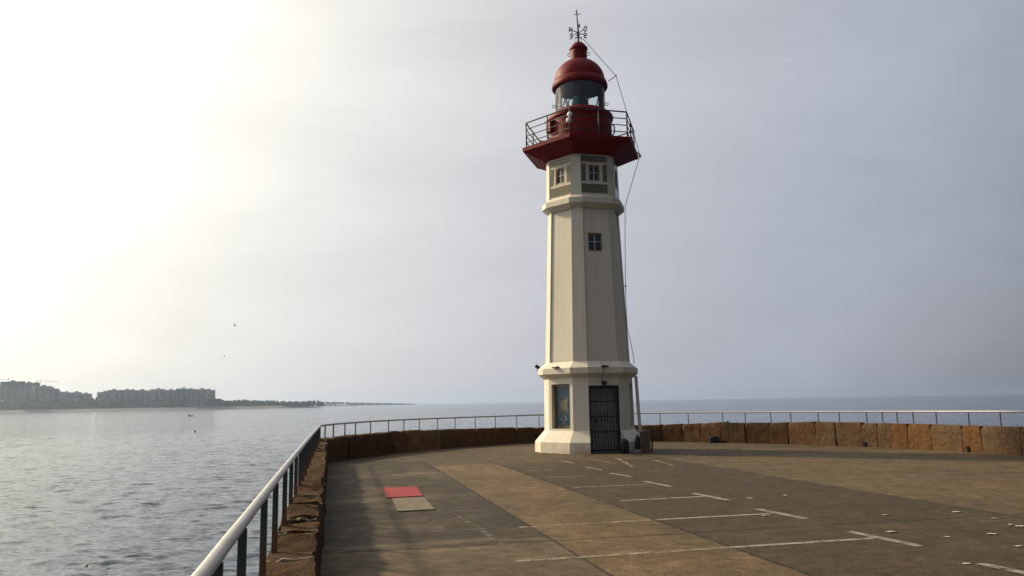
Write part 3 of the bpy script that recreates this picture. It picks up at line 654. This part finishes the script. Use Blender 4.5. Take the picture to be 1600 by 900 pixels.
# lightning conductor
cab=MB(); pts=[loc(905,60,0),loc(911.5,61,0),loc(936,89,0),loc(962.5,118.5,0),loc(971,147,0),loc(979,174,.4),loc(991,212,0),loc(1000,243,0),loc(987.5,285,0),loc(976.8,322,0),loc(976.6,380,0),loc(977.3,447,0),loc(978.3,480,0),loc(980,512,0),loc(986,538,0),loc(990.5,560,0),loc(990.5,569,0)]
cab.tube(pts,.011,5); cab.build('conductor_cable',BLACK,lh)
e=MB(); e.tube([loc(950,127,0),loc(962.5,118.5,0)],.014,6); e.ball(loc(962.5,118.5,0),.03,8); e.tube([loc(996,238,0),loc(1001,243,0)],.02,6); e.box(loc(1000,244,0),(.07,.06,.09)); e.box(loc(977.3,447,0),(.06,.06,.05)); e.build('cable_bracket',BLACK,lh)

# ------------------------------------------------------------------ clutter at the foot of the tower
def ground(px,py): p=onz(px,py,0.); return p[0],p[1]
A_=np.array([LX,LY,0])
def wl(p): return np.array([LX,LY])+RT*p[0]-TV*p[1]
pt=wl(loc(993.5,592,.1)[:2]); zt=loc(993.5,588,.1)[2]+.02; pb=np.array(ground(1006,704))+np.array([0,.45])
e=MB(); d=Vector((pb[0]-pt[0],pb[1]-pt[1],0.-zt)); zax=d.normalized(); xax=Vector((0,1,0)).cross(zax).normalized(); M=Matrix((xax,zax.cross(xax),zax)).transposed().to_4x4()
mid=(Vector((pt[0],pt[1],zt))+Vector((pb[0],pb[1],0.02)))/2
e.box(tuple(mid),(.105,.07,d.length-.02),M=M,bev=.01)
pole=e.build('leaning_pole',plain('dirty_white_wood',(.78,.74,.66),.8,0,.25,5)); tag(pole,'white square timber pole leaning from the ground against the tower cornice','pole')
bx,by=ground(1010.5,707); box=thing('wooden_crate','tall brown board box standing upright to the right of the tower door','box',(bx,by+.2,0),-.15)
WOOD=plain('brown_board',(.13,.085,.05),.8,0,.45,5,c2=(.05,.035,.022)); e=MB()
for s in (-1,1): e.box((s*.15,0,.32),(.022,.36,.64))
e.box((0,-.17,.31),(.278,.02,.60)); e.box((0,.17,.32),(.278,.02,.64)); e.box((0,0,.03),(.278,.318,.02)); e.build('board_panel',WOOD,box)
e=MB(); e.box((.22,.05,.31),(.05,.05,.66),M=Matrix.Rotation(.05,4,'Y')); e.build('corner_post',WOOD,box)
e=MB(); 
for k in range(7): e.box((random.uniform(-.1,.1),random.uniform(-.1,.1),.62+.015*k),(random.uniform(.12,.22),.03,.012),rz=random.uniform(0,3))
o=e.build('scrap_slats',plain('pale_scrap_wood',(.36,.32,.26),.8)); o.location=(bx,by+.2,0); tag(o,'loose pale slats and rubbish heaped on the brown box','rubbish')
def sack(name,mat,loc_,w,dp,hh,seed,neck=False):
    mb=MB(); n_=20; m_=12
    vs=[];fs=[]
    for i in range(m_+1):
        t=i/m_; rr=(min(1,.86+t*.9) if t<.15 else 1-.10*t)*(1 if t<.86 else max(.05,math.cos((t-.86)/.14*1.45)))
        if neck and t>.6: rr*=max(.45,1-(t-.6)*1.6) if t<.95 else 1
        for k in range(n_):
            a=2*math.pi*k/n_; f_=1+.10*noise.noise((math.cos(a)*1.6+seed,math.sin(a)*1.6,t*3))+.05*math.sin(a*7+t*2)
            ca,sa=math.cos(a),math.sin(a); q=.55
            vs.append((math.copysign(abs(ca)**q,ca)*rr*w/2*f_,math.copysign(abs(sa)**q,sa)*rr*dp/2*f_,t*hh*(1+.04*noise.noise((ca*2,sa*2,seed)))))
    for i in range(m_):
        for k in range(n_): fs.append([i*n_+k,i*n_+(k+1)%n_,(i+1)*n_+(k+1)%n_,(i+1)*n_+k])
    fs.append([m_*n_+k for k in range(n_)]); mb.add(vs,fs,True); o=mb.build(name,mat); o.location=loc_; return o
PLASTIC=plain('black_bin_plastic',(.012,.014,.018),.35,0,.3,8,.3); NAVY=plain('dark_blue_plastic',(.010,.025,.040),.4,0,.3,8,.3)
x,y=ground(977,708.5); tag(sack('rubbish_bag',PLASTIC,(x,y+.14,0),.30,.26,.44,3),'black upright rubbish bag beside the barred tower door','bag')
x,y=ground(969,700); e=MB(); e.tube([(0,0,0),(.0,.03,.62)],.014,8); e.tube([(-.06,.03,.60),(.05,.03,.645)],.012,6); o=e.build('walking_stick',BLACK); o.location=(x,y,0); tag(o,'thin dark stick propped upright at the door edge behind the black bag','stick')
x,y=ground(998,706.5); tag(sack('water_container',NAVY,(x,y+.12,0),.24,.24,.54,9,True),'dark blue plastic container standing between the tower and the brown box','container')
x,y=ground(997,708.3); tag(sack('crumpled_bag',plain('grey_plastic',(.22,.23,.25),.5,0,.5,14),(x,y+.03,0),.22,.14,.12,5),'small crumpled grey bag on the deck in front of the dark blue container','bag')
p,nn=bp(1120); o=sack('rubbish_heap',PLASTIC,(p[0]-nn[0]*.22,p[1]-nn[1]*.22,0),.40,.28,.26,12); tag(o,'small dark rubbish bag lying against the foot of the curved parapet','bag')
# mats and scraps
def flat_mat(name,px,mat,label,cat,th=.018):
    P=[ground(*q) for q in px]; c=np.mean(P,axis=0); e=MB(); n_=len(P)
    e.add([(a[0]-c[0],a[1]-c[1],.002) for a in P]+[(a[0]-c[0],a[1]-c[1],th+.004*noise.noise((a[0],a[1],0))) for a in P],[list(range(n_))[::-1],list(range(n_,2*n_))]+[[i,(i+1)%n_,n_+(i+1)%n_,n_+i] for i in range(n_)])
    o=e.build(name,mat); o.location=(c[0],c[1],0); tag(o,label,cat)
flat_mat('red_mat',[(598,763.3),(650.5,761.5),(661,776),(604.5,779)],plain('faded_red_mat',(.30,.036,.04),.8,0,.4,5,spec=.2),'flat pinkish red rectangular mat lying on the dark deck','mat')
flat_mat('grey_mat',[(612.5,780.2),(661.5,777.6),(680,797.2),(621,800.5)],plain('grey_brown_mat',(.17,.135,.092),.8,0,.35,5,spec=.2),'flat grey brown rectangular mat touching the red mat','mat')
SCR=plain('white_scrap',(.45,.44,.42),.7)
sc=[(1392.5,832,'white paper scrap just beyond the second nearest T marking'),(1478.5,840,'pale scrap lying alone right of the nearest full T marking'),(1494,801,'tiny white scrap beside the dark joint at the right'),(1553.5,811,'white scrap nearest the right joint crack, above a pair'),(1580,820.7,'brighter white scrap of the close pair at the right edge'),(1593,823.2,'smaller pale scrap of the close pair at the right edge'),(1550,835.2,'white scrap below the close pair at the right'),(1591,854.3,'white scrap at the right edge above the cut off T marking'),(1510.5,881.7,'lowest white scrap left of the cut off T marking'),(1383,805.6,'faint pale scrap in the middle of the dark lane'),(1226,775,'dirty pale scrap in the far part of the dark lane'),(1196.5,806.5,'small white scrap touching the middle T marking'),(1171,779,'wide pale scrap right of the third T marking')]
for i,(px,py,lab) in enumerate(sc):
    x,y=ground(px,py); rr=random.Random(i); e=MB(); n_=9; w=rr.uniform(.05,.085); pts=[]
    for k in range(n_):
        a=2*math.pi*k/n_; q=rr.uniform(.7,1.1); pts.append((math.cos(a)*w*q*.8,math.sin(a)*w*.5*q,.006+.008*rr.random()))
    e.add(pts+[(a,b_,z+.003) for a,b_,z in pts],[list(range(n_))[::-1],list(range(n_,2*n_))]+[[k,(k+1)%n_,n_+(k+1)%n_,n_+k] for k in range(n_)]); o=e.build('paper_scrap',SCR); o.location=(x,y,0); tag(o,lab,'litter','white scraps scattered on the deck')

# ------------------------------------------------------------------ sea
def sea():
    ang=np.concatenate([np.arange(-180,-62,3.),np.arange(-62,-40,.5),np.arange(-40,42,.13),np.arange(42,62,.6),np.arange(62,180,3.)]); ang=np.radians(ang)
    rad=[1.,6.,11.]
    r=15.
    while r<6800: rad.append(r); r*=1.0045 if r<230 else 1.02
    rad.append(6900.); rad=np.array(rad); na,nr=len(ang),len(rad)
    Rr,Aa=np.meshgrid(rad,ang,indexing='ij'); X=Rr*np.sin(Aa); Y=Rr*np.cos(Aa); Z=np.zeros_like(X)
    cell=np.maximum(Rr*np.radians(.13),Rr*.0045)
    g_=np.random.default_rng(3)
    for i in range(110):
        lam=.34*(3.0/.34)**g_.random(); th=R(168)+g_.normal(0,.5); k=2*math.pi/lam; amp=.0046*lam**.85*g_.uniform(.5,1.2)
        damp=np.clip((lam/cell-2.5)/2,0,1)
        ph=k*(X*math.sin(th)+Y*math.cos(th))+g_.random()*6.28
        env=.65+.35*np.sin(X*.05*g_.uniform(.4,1.4)+g_.random()*6)*np.sin(Y*.04*g_.uniform(.4,1.4)+g_.random()*6)
        Z+=amp*damp*env*(np.sin(ph)+.25*np.sin(2*ph+1.57))
    V=np.stack([X,Y,Z+SEA],-1).reshape(-1,3)
    i,j=np.meshgrid(np.arange(nr-1),np.arange(na),indexing='ij'); j2=(j+1)%na
    Q=np.stack([i*na+j,i*na+j2,(i+1)*na+j2,(i+1)*na+j],-1).reshape(-1,4)
    me=bpy.data.meshes.new('sea'); me.vertices.add(len(V)); me.vertices.foreach_set('co',V.ravel())
    me.loops.add(Q.size); me.loops.foreach_set('vertex_index',Q.ravel().astype(np.int32)); me.polygons.add(len(Q)); me.polygons.foreach_set('loop_start',np.arange(0,Q.size,4,dtype=np.int32))
    me.polygons.foreach_set('use_smooth',np.ones(len(Q),bool)); me.update(calc_edges=True); me.validate()
    m,nt,b,o=new_mat('sea_water'); g=NG(nt); geo=g.n('ShaderNodeNewGeometry'); P=geo.outputs['Position']
    b.inputs['Base Color'].default_value=(.006,.026,.055,1); b.inputs['IOR'].default_value=1.333; b.inputs['Roughness'].default_value=.10; b.inputs['Specular IOR Level'].default_value=.5
    def slope(scale,amp,rot,detail):          # surface slopes of ripples too small for the mesh
        x=g.n('ShaderNodeTexNoise'); x.inputs['Scale'].default_value=scale; x.inputs['Detail'].default_value=detail; x.inputs['Roughness'].default_value=.6; g.l(g.mapping(P,rot=(0,0,rot),sc=(.5,1.1,1)),x.inputs['Vector'])
        a=g.n('ShaderNodeVectorMath',operation='SUBTRACT'); g.l(x.outputs['Color'],a.inputs[0]); a.inputs[1].default_value=(.5,.5,.5)
        c=g.n('ShaderNodeVectorMath',operation='MULTIPLY'); g.l(a.outputs[0],c.inputs[0]); c.inputs[1].default_value=(amp*.6,amp,0); return c.outputs[0]
    acc=geo.outputs['Normal']
    for sc_,am_,ro_,de_ in ((1.3,1.15,.15,4),(4.2,1.0,-.2,3),(.11,.26,.1,3)):
        a=g.n('ShaderNodeVectorMath',operation='ADD'); g.l(acc,a.inputs[0]); g.l(slope(sc_,am_,ro_,de_),a.inputs[1]); acc=a.outputs[0]
    nn=g.n('ShaderNodeVectorMath',operation='NORMALIZE'); g.l(acc,nn.inputs[0]); g.l(nn.outputs[0],b.inputs['Normal'])
    me.materials.append(m); o=bpy.data.objects.new('sea',me); COL.objects.link(o); tag(o,kind='structure')
sea()

# ------------------------------------------------------------------ far shore
CONC=[plain('hazed_pale_wall',(.22,.23,.28),.8,scale=.2,bump=0),plain('hazed_grey_wall',(.16,.17,.22),.8,scale=.2,bump=0),plain('hazed_cream_wall',(.24,.24,.27),.8,scale=.2,bump=0)]  # wall colours tinted blue to stand in for distance haze
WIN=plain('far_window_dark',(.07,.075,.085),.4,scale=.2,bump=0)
DB=1700.
def building(x0,x1,yt,dist,label,steps=None,roofs=2,seed=0,mast=None):
    rr=random.Random(seed+100); p=at((x0+x1)/2,632,dist); az=math.atan2(p[0],p[1]); w=(x1-x0)/F*dist*1.02; Ht=zfor(p,yt)-2.5
    root=thing('apartment_block',label,'apartment block',(p[0],p[1],2.5),-az+rr.uniform(-.12,.12),'apartment blocks along the far shore')
    dp=18.; nb=max(2,int(w/9)); e=MB(); bw=w/nb
    for i in range(nb):              # facade in bays: projecting and recessed
        off=rr.choice([0,1.8,0,1.2]); hh=Ht+rr.choice([0,0,-.3,.2])
        e.box((-w/2+bw*(i+.5),off/2,hh/2),(bw-.02*i%2,dp-off,hh))
    e.build('wall',CONC[seed%3],root)
    for i in range(nb):
        fl=int(Ht/3.05); q=MB()
        for k in range(1,fl):
            q.box((-w/2+bw*(i+.5),-dp/2+1.55+rr.choice([-1.6]),k*3.05+.5),(bw*.62,.6,1.3))
        q.build('window_bay',WIN,root)
    for i in range(roofs):
        e=MB(); e.box((-w/2+w*(i+.5)/roofs+rr.uniform(-2,2),2,Ht+1.3),(min(6,w/roofs*.4),6,2.0)); e.build('roof_house',CONC[(seed+1)%3],root)
    if mast is not None:
        e=MB(); e.tube([(mast,0,Ht),(mast,0,Ht+6.5)],.35,6); e.tube([(mast-1.8,0,Ht+5.8),(mast+1.8,0,Ht+5.8)],.25,6); e.build('roof_mast',IRON,root)
    return root
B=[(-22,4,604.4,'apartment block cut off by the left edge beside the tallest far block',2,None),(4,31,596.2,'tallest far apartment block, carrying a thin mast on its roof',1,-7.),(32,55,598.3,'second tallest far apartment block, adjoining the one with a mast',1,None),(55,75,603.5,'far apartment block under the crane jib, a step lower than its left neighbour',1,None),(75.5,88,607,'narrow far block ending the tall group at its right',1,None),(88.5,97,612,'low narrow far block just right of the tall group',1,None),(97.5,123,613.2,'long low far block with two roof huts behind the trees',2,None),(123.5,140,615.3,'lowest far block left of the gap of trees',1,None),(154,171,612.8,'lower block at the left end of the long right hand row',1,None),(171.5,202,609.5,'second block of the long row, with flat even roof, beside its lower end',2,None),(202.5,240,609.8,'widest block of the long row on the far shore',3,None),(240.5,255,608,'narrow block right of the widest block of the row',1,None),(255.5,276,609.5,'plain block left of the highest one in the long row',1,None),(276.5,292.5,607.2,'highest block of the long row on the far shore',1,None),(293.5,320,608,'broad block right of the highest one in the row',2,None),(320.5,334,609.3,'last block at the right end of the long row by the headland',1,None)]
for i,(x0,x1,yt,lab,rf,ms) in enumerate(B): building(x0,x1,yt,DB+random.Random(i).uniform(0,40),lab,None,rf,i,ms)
# cranes
def crane(px,pytop,jx0,jx1,label):
    p=at(px,632,1900.); az=math.atan2(p[0],p[1]); Hh=zfor(p,pytop); root=thing('tower_crane',label,'crane',(p[0],p[1],2),-az,'tower cranes over the far blocks'); k=1900./F
    e=MB()
    for sx in (-.8,.8):
        for sy in (-.8,.8): e.tube([(sx,sy,0),(sx,sy,Hh+4)],.16,4)
    for i in range(int(Hh/3)): e.tube([(-.8,-.8,i*3),(.8,-.8,i*3+3)],.1,4); e.tube([(-.8,.8,i*3+3),(.8,.8,i*3)],.1,4)
    CR=plain('crane_paint',(.4,.3,.2),.6,bump=0); e.build('mast',CR,root)
    e=MB(); a,b_=(jx0-px)*k,(jx1-px)*k
    for zz in (0,1.2): e.tube([(a,0,Hh+zz),(b_,0,Hh+zz)],.11,4)
    for t in np.linspace(a,b_-2,18): e.tube([(t,0,Hh),(t+1.5,0,Hh+1.2)],.1,4)
    e.tube([(a,0,Hh+1.2),(0,0,Hh+5),(b_*.8,0,Hh+1.2)],.12,4); e.build('jib',CR,root)
    e=MB(); e.box((a+2,0,Hh-1),(3,1.5,2.4)); e.build('counterweight',CONC[1],root)
crane(61,598.2,55.2,82,'thin tower crane whose long jib shows right of the tallest blocks')
crane(-12,592.5,-18,4,'tower crane cut off by the left edge, jib tip above the roofs')
# land, beach and trees
LAND=plain('far_land',(.10,.09,.06),.95,scale=.01,bump=0,c2=(.05,.055,.035)); SAND=plain('far_sand',(.10,.10,.105),.95,scale=.02,bump=0)
shore=[(-260,639.8),(0,638.8),(60,638.6),(150,637.9),(250,637),(338,636.1),(400,635.5),(460,635),(507,634.5)]
def shore_dist(px): return np.interp(px,[-260,0,338,507],[1500,1600,1640,1900])
pts=[]
for px in range(-260,508,8):
    d=shore_dist(px); q=at(px,632,d); pts.append((px,q[0],q[1],d))
e=MB(); vs=[];nn_=len(pts)
offs=[(-12,SEA-.6),(8,SEA+1.2),(30,1.2),(60,2.6),(420,5.),(1200,6.)]
for px,x,y,d in pts:
    taper=np.clip((507-px)/60,0.02,1); 
    for of,z in offs: f_=(d+of*taper)/d; vs.append((x*f_,y*f_,SEA-.6+(z-SEA+.6)*max(taper,.12)))
k_=len(offs)
for i in range(nn_-1):
    for j in range(k_-1): e.add([],[]); e.f.append([i*k_+j,(i+1)*k_+j,(i+1)*k_+j+1,i*k_+j+1]); e.sm.append(True); e.mi.append(1 if j<2 else 0)
e.v=[tuple(map(float,v)) for v in vs]
tag(e.build('far_shore',[LAND,SAND]),kind='structure')
# far headland strip
e=MB(); vs=[]; hp=list(range(440,656,6))
for px in hp:
    d=np.interp(px,[440,655],[2600,4200]); q=at(px,632,d); t=np.clip((655-px)/150,.03,1)
    for of,z in ((-20,SEA-.5),(20,SEA+1.5*t+.2),(60,SEA+4*t+.3),(600,SEA+5*t+.3)): f_=(d+of)/d; vs.append((q[0]*f_,q[1]*f_,z))
for i in range(len(hp)-1):
    for j in range(3): e.f.append([i*4+j,(i+1)*4+j,(i+1)*4+j+1,i*4+j+1]); e.sm.append(True); e.mi.append(0)
e.v=[tuple(map(float,v)) for v in vs]; tag(e.build('far_headland',LAND),kind='structure')
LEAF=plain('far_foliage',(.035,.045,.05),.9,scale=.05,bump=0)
import bmesh
def clumps(name,items):
    t=bmesh.new(); bmesh.ops.create_icosphere(t,subdivisions=1,radius=1); t.verts.index_update(); bv=[v.co.copy() for v in t.verts]; bf=[[v.index for v in f.verts] for f in t.faces]; t.free()
    e=MB()
    for i,(x,y,z,r,s) in enumerate(items):
        rr=random.Random(i); e.add([(x+v.x*r*rr.uniform(.8,1.25),y+v.y*r*rr.uniform(.8,1.25),z+v.z*r*s*rr.uniform(.7,1.3)) for v in bv],bf)
    return tag(e.build(name,LEAF,weld=False),kind='stuff')
it=[]; top_x=[-260,0,88,140,147,154,338,345,352,365,382,400,417,446,470,483,492,500,505]; top_y=[622,624,622,619.5,617.5,620.5,621.5,622,625.5,625,623.6,624.3,625,626.7,627,625.8,624,626,627.3]
for i in range(1500):
    px=random.uniform(-260,504); d=shore_dist(px)+random.uniform(62,90)*(1 if px<440 else .5); q=at(px,632,d); zt=zfor(q,np.interp(px,top_x,top_y)); r_=random.uniform(2.,4.2)
    zt=zt*random.uniform(.55,1.0); it.append((q[0],q[1],max(2.,zt-r_*.8),r_,.9)); it.append((q[0],q[1],max(1.,zt*.45),r_*1.2,1.1))
clumps('far_woods',it)
it=[]; hx=[505,530,549,603,630,650]; hy=[627.3,627.6,628.4,629.3,630.2,631]
for i in range(600):
    px=random.uniform(450,648); d=np.interp(px,[440,655],[2600,4200])+random.uniform(40,120); q=at(px,632,d); zt=zfor(q,np.interp(px,hx,hy)); r_=random.uniform(2.5,5.)
    it.append((q[0],q[1],max(SEA+2,zt*random.uniform(.4,1.)-r_*.7),r_,.7))
clumps('headland_woods',it)

# ------------------------------------------------------------------ boat, buoy, birds
def onsea(px,py): return onz(px,py,SEA)
q=onsea(297.5,650.5); bt=thing('small_boat','tiny dark open boat far out on the bright water','boat',(q[0],q[1],SEA+.02),.05)
e=MB(); secs=[(-1.25,.34,.5),(-.8,.5,.46),(0,.56,.44),(.8,.42,.5),(1.35,.04,.66)]
vs=[]
for x,w,hh in secs: vs+=[(x,-w,hh),(x,-w*.6,-.05),(x,w*.6,-.05),(x,w,hh)]
fs=[[4*i+k,4*i+4+k,4*i+5+k,4*i+1+k] for i in range(4) for k in range(3)]+[[0,1,2,3],[16,17,18,19]]+[[4*i,4*i+4,4*i+7,4*i+3] for i in range(4)]
e.add([(x,y,z if z<0 else z) for x,y,z in vs],fs); e.build('hull',plain('dark_hull',(.03,.032,.035),.6,bump=0),bt)
e=MB(); e.box((-.95,0,.85),(.55,.6,.9),bev=.05); e.build('wheelhouse',plain('dark_wheelhouse',(.05,.05,.05),.6,bump=0),bt)
q=onsea(304.7,674.6); e=MB(); e.lathe([(.001,-.1),(.2,-.06),(.24,.08),(.18,.2),(.05,.26),(.03,.34),(.001,.35)],16); o=e.build('mooring_buoy',plain('dark_buoy',(.03,.03,.035),.5,bump=0)); o.location=(q[0],q[1],SEA+.03); tag(o,'tiny dark buoy floating nearer than the open boat','buoy')
BIRD=plain('dark_plumage',(.035,.033,.03),.8,bump=0)
def bird(px,py,dist,span,bank,yaw,flap,label,name='flying_bird',droop=.0):
    p=at(px,py,dist); e=MB(); h_=span/2
    prof=[(-.26,.02),(-.16,.045),(0,.062),(.12,.05),(.2,.035),(.27,.006)]
    e.tube([(0,x*span,0) for x,_ in prof],[r_*span for _,r_ in prof],8)
    e.add([(-.012*span,-.2*span,0),(.012*span,-.2*span,0),(.06*span,-.34*span,0),(-.06*span,-.34*span,0),(-.012*span,-.2*span,.008*span),(.012*span,-.2*span,.008*span),(.06*span,-.34*span,.006*span),(-.06*span,-.34*span,.006*span)],[[0,1,2,3],[7,6,5,4],[0,4,5,1],[1,5,6,2],[2,6,7,3],[3,7,4,0]])
    for s in (-1,1):
        st=[(0.02,.08,.0,.17),(.35,.10,flap*.55,.17),(.7,.05,flap*.85-droop*.05,.12),(1.,-.06,flap-droop*.2,.02)]
        vs=[]
        for t,yo,zz,ch in st:
            x=s*t*h_; vs+=[(x,(yo+ch/2)*span*.8,zz*h_+.012*span),(x,(yo-ch/2)*span*.8,zz*h_+.006*span),(x,(yo-ch/2)*span*.8,zz*h_),(x,(yo+ch/2)*span*.8,zz*h_)]
        e.add(vs,[[4*i+k,4*i+4+k,4*i+4+(k+1)%4,4*i+(k+1)%4] for i in range(3) for k in range(4)]+[[12,13,14,15]])
    o=e.build(name,BIRD); o.location=tuple(map(float,p)); o.rotation_euler=(0.15,bank,yaw); return tag(o,label,'bird','birds over the sea')
bird(367.5,509,110,0.90,.5,1.2,.5,'largest dark bird in the pale sky above the far blocks')
bird(297.5,520,130,0.52,.2,.4,.3,'tiny bird left of the largest dark bird in the sky')
bird(350.7,557.5,120,0.61,-.7,.9,.4,'tiny bird below the largest dark bird, nearest the far shore')
bird(1023,227,130,0.46,.2,.3,.3,'tiny bird in the grey sky right of the lighthouse gallery')
bird(580,651,60,0.43,-.5,.2,.3,'small bird skimming the sea above the curved railing')
bird(135.5,884.5,17,0.36,-.72,.25,.22,'dark bird with curved wings skimming the near water at bottom left',droop=1.)

# ------------------------------------------------------------------ haze
e=MB(); e.box((0,2400,11),(9400,10200,60)); hz=e.build('haze',None or bpy.data.materials.new('sea_haze')); tag(hz,kind='stuff')
m=hz.data.materials[0]; m.use_nodes=True; nt=m.node_tree; nt.nodes.clear(); o=nt.nodes.new('ShaderNodeOutputMaterial'); v=nt.nodes.new('ShaderNodeVolumePrincipled')
v.inputs['Color'].default_value=(.66,.80,1.,1); v.inputs['Density'].default_value=.00012; v.inputs['Anisotropy'].default_value=.72; nt.links.new(v.outputs[0],o.inputs['Volume'])

# ------------------------------------------------------------------ sky, sun, camera
W=bpy.data.worlds.new('World'); S.world=W; W.use_nodes=True; nt=W.node_tree; nt.nodes.clear(); g=NG(nt)
out=g.n('ShaderNodeOutputWorld'); bg=g.n('ShaderNodeBackground'); bg.inputs['Strength'].default_value=.1; g.l(bg.outputs[0],out.inputs[0])
sky=g.n('ShaderNodeTexSky',sky_type='NISHITA'); sky.sun_disc=False; sky.sun_elevation=SUN_EL; sky.sun_rotation=SUN_AZ; sky.air_density=1.; sky.dust_density=4.; sky.ozone_density=1.
D=g.n('ShaderNodeTexCoord').outputs['Generated']
dp=g.n('ShaderNodeVectorMath',operation='DOT_PRODUCT'); g.l(D,dp.inputs[0]); dp.inputs[1].default_value=SUNV
ga=g.math('ARCCOSINE',g.math('MINIMUM',g.math('MAXIMUM',dp.outputs['Value'],-1.),1.))
lum=g.math('ADD',g.math('MULTIPLY',g.math('EXPONENT',g.math('DIVIDE',ga,-1.1)),16.8),g.math('MULTIPLY',g.math('EXPONENT',g.math('DIVIDE',ga,-.15)),120.))
back_=g.n('ShaderNodeMapRange',interpolation_type='SMOOTHSTEP'); g.l(ga,back_.inputs[0]); back_.inputs[1].default_value=1.4; back_.inputs[2].default_value=1.95; back_.inputs[3].default_value=1.; back_.inputs[4].default_value=.32
lum=g.math('MULTIPLY',lum,back_.outputs[0])      # forward-scattering veil of thin high cloud
cl=g.noise(2.2,6,.6,g.mapping(D,rot=(0,0,.5),sc=(.7,2.4,3.2)),.6); cl2=g.noise(5.,5,.6,g.mapping(D,rot=(.3,.2,-.4),sc=(.6,2.,2.5)))
cm=g.ramp(g.math('ADD',g.math('MULTIPLY',cl,.65),g.math('MULTIPLY',cl2,.35)),(.36,.94),(.66,1.05))
tint=g.mix(g.ramp(ga,(.0,0.),(1.,1.)),(1.,.985,.95),(.92,.96,1.10))
tn_=g.n('ShaderNodeMapRange'); g.l(ga,tn_.inputs[0]); tn_.inputs[1].default_value=.45; tn_.inputs[2].default_value=1.35
tint=g.mix(tn_.outputs[0],(1.05,1.0,.83),(.90,.95,1.12))
veil=g.mix(1.,tint,g.mix(1.,cm,lum,'MULTIPLY'),'MULTIPLY')
open_=g.n('ShaderNodeMapRange'); g.l(ga,open_.inputs[0]); open_.inputs[1].default_value=1.4; open_.inputs[2].default_value=2.0; open_.inputs[3].default_value=1.; open_.inputs[4].default_value=.72
mixs=g.mix(g.math('MULTIPLY',g.ramp(cl,(.3,.88),(.7,.94)),open_.outputs[0]),sky.outputs[0],veil)
g.l(mixs,bg.inputs['Color'])
L=bpy.data.lights.new('Sun','SUN'); L.energy=5.; L.angle=R(3.5); L.color=(1.,.81,.54); lo=bpy.data.objects.new('Sun',L); COL.objects.link(lo); lo.rotation_euler=(-SUNV).to_track_quat('-Z','Y').to_euler()
cd=bpy.data.cameras.new('Camera'); cd.sensor_width=36; cd.lens=F/1600*36; cd.clip_start=.05; cd.clip_end=20000; co=bpy.data.objects.new('Camera',cd); COL.objects.link(co)
M=Matrix(((rt[0],up[0],-fw[0],0),(rt[1],up[1],-fw[1],0),(rt[2],up[2],-fw[2],EYE),(0,0,0,1))); co.matrix_world=M; S.camera=co
S.view_settings.view_transform='Standard'; S.view_settings.look='None'; S.view_settings.exposure=0; S.view_settings.gamma=1
S.cycles.use_denoising=True; S.cycles.max_bounces=8; S.cycles.volume_bounces=1; S.cycles.transparent_max_bounces=12
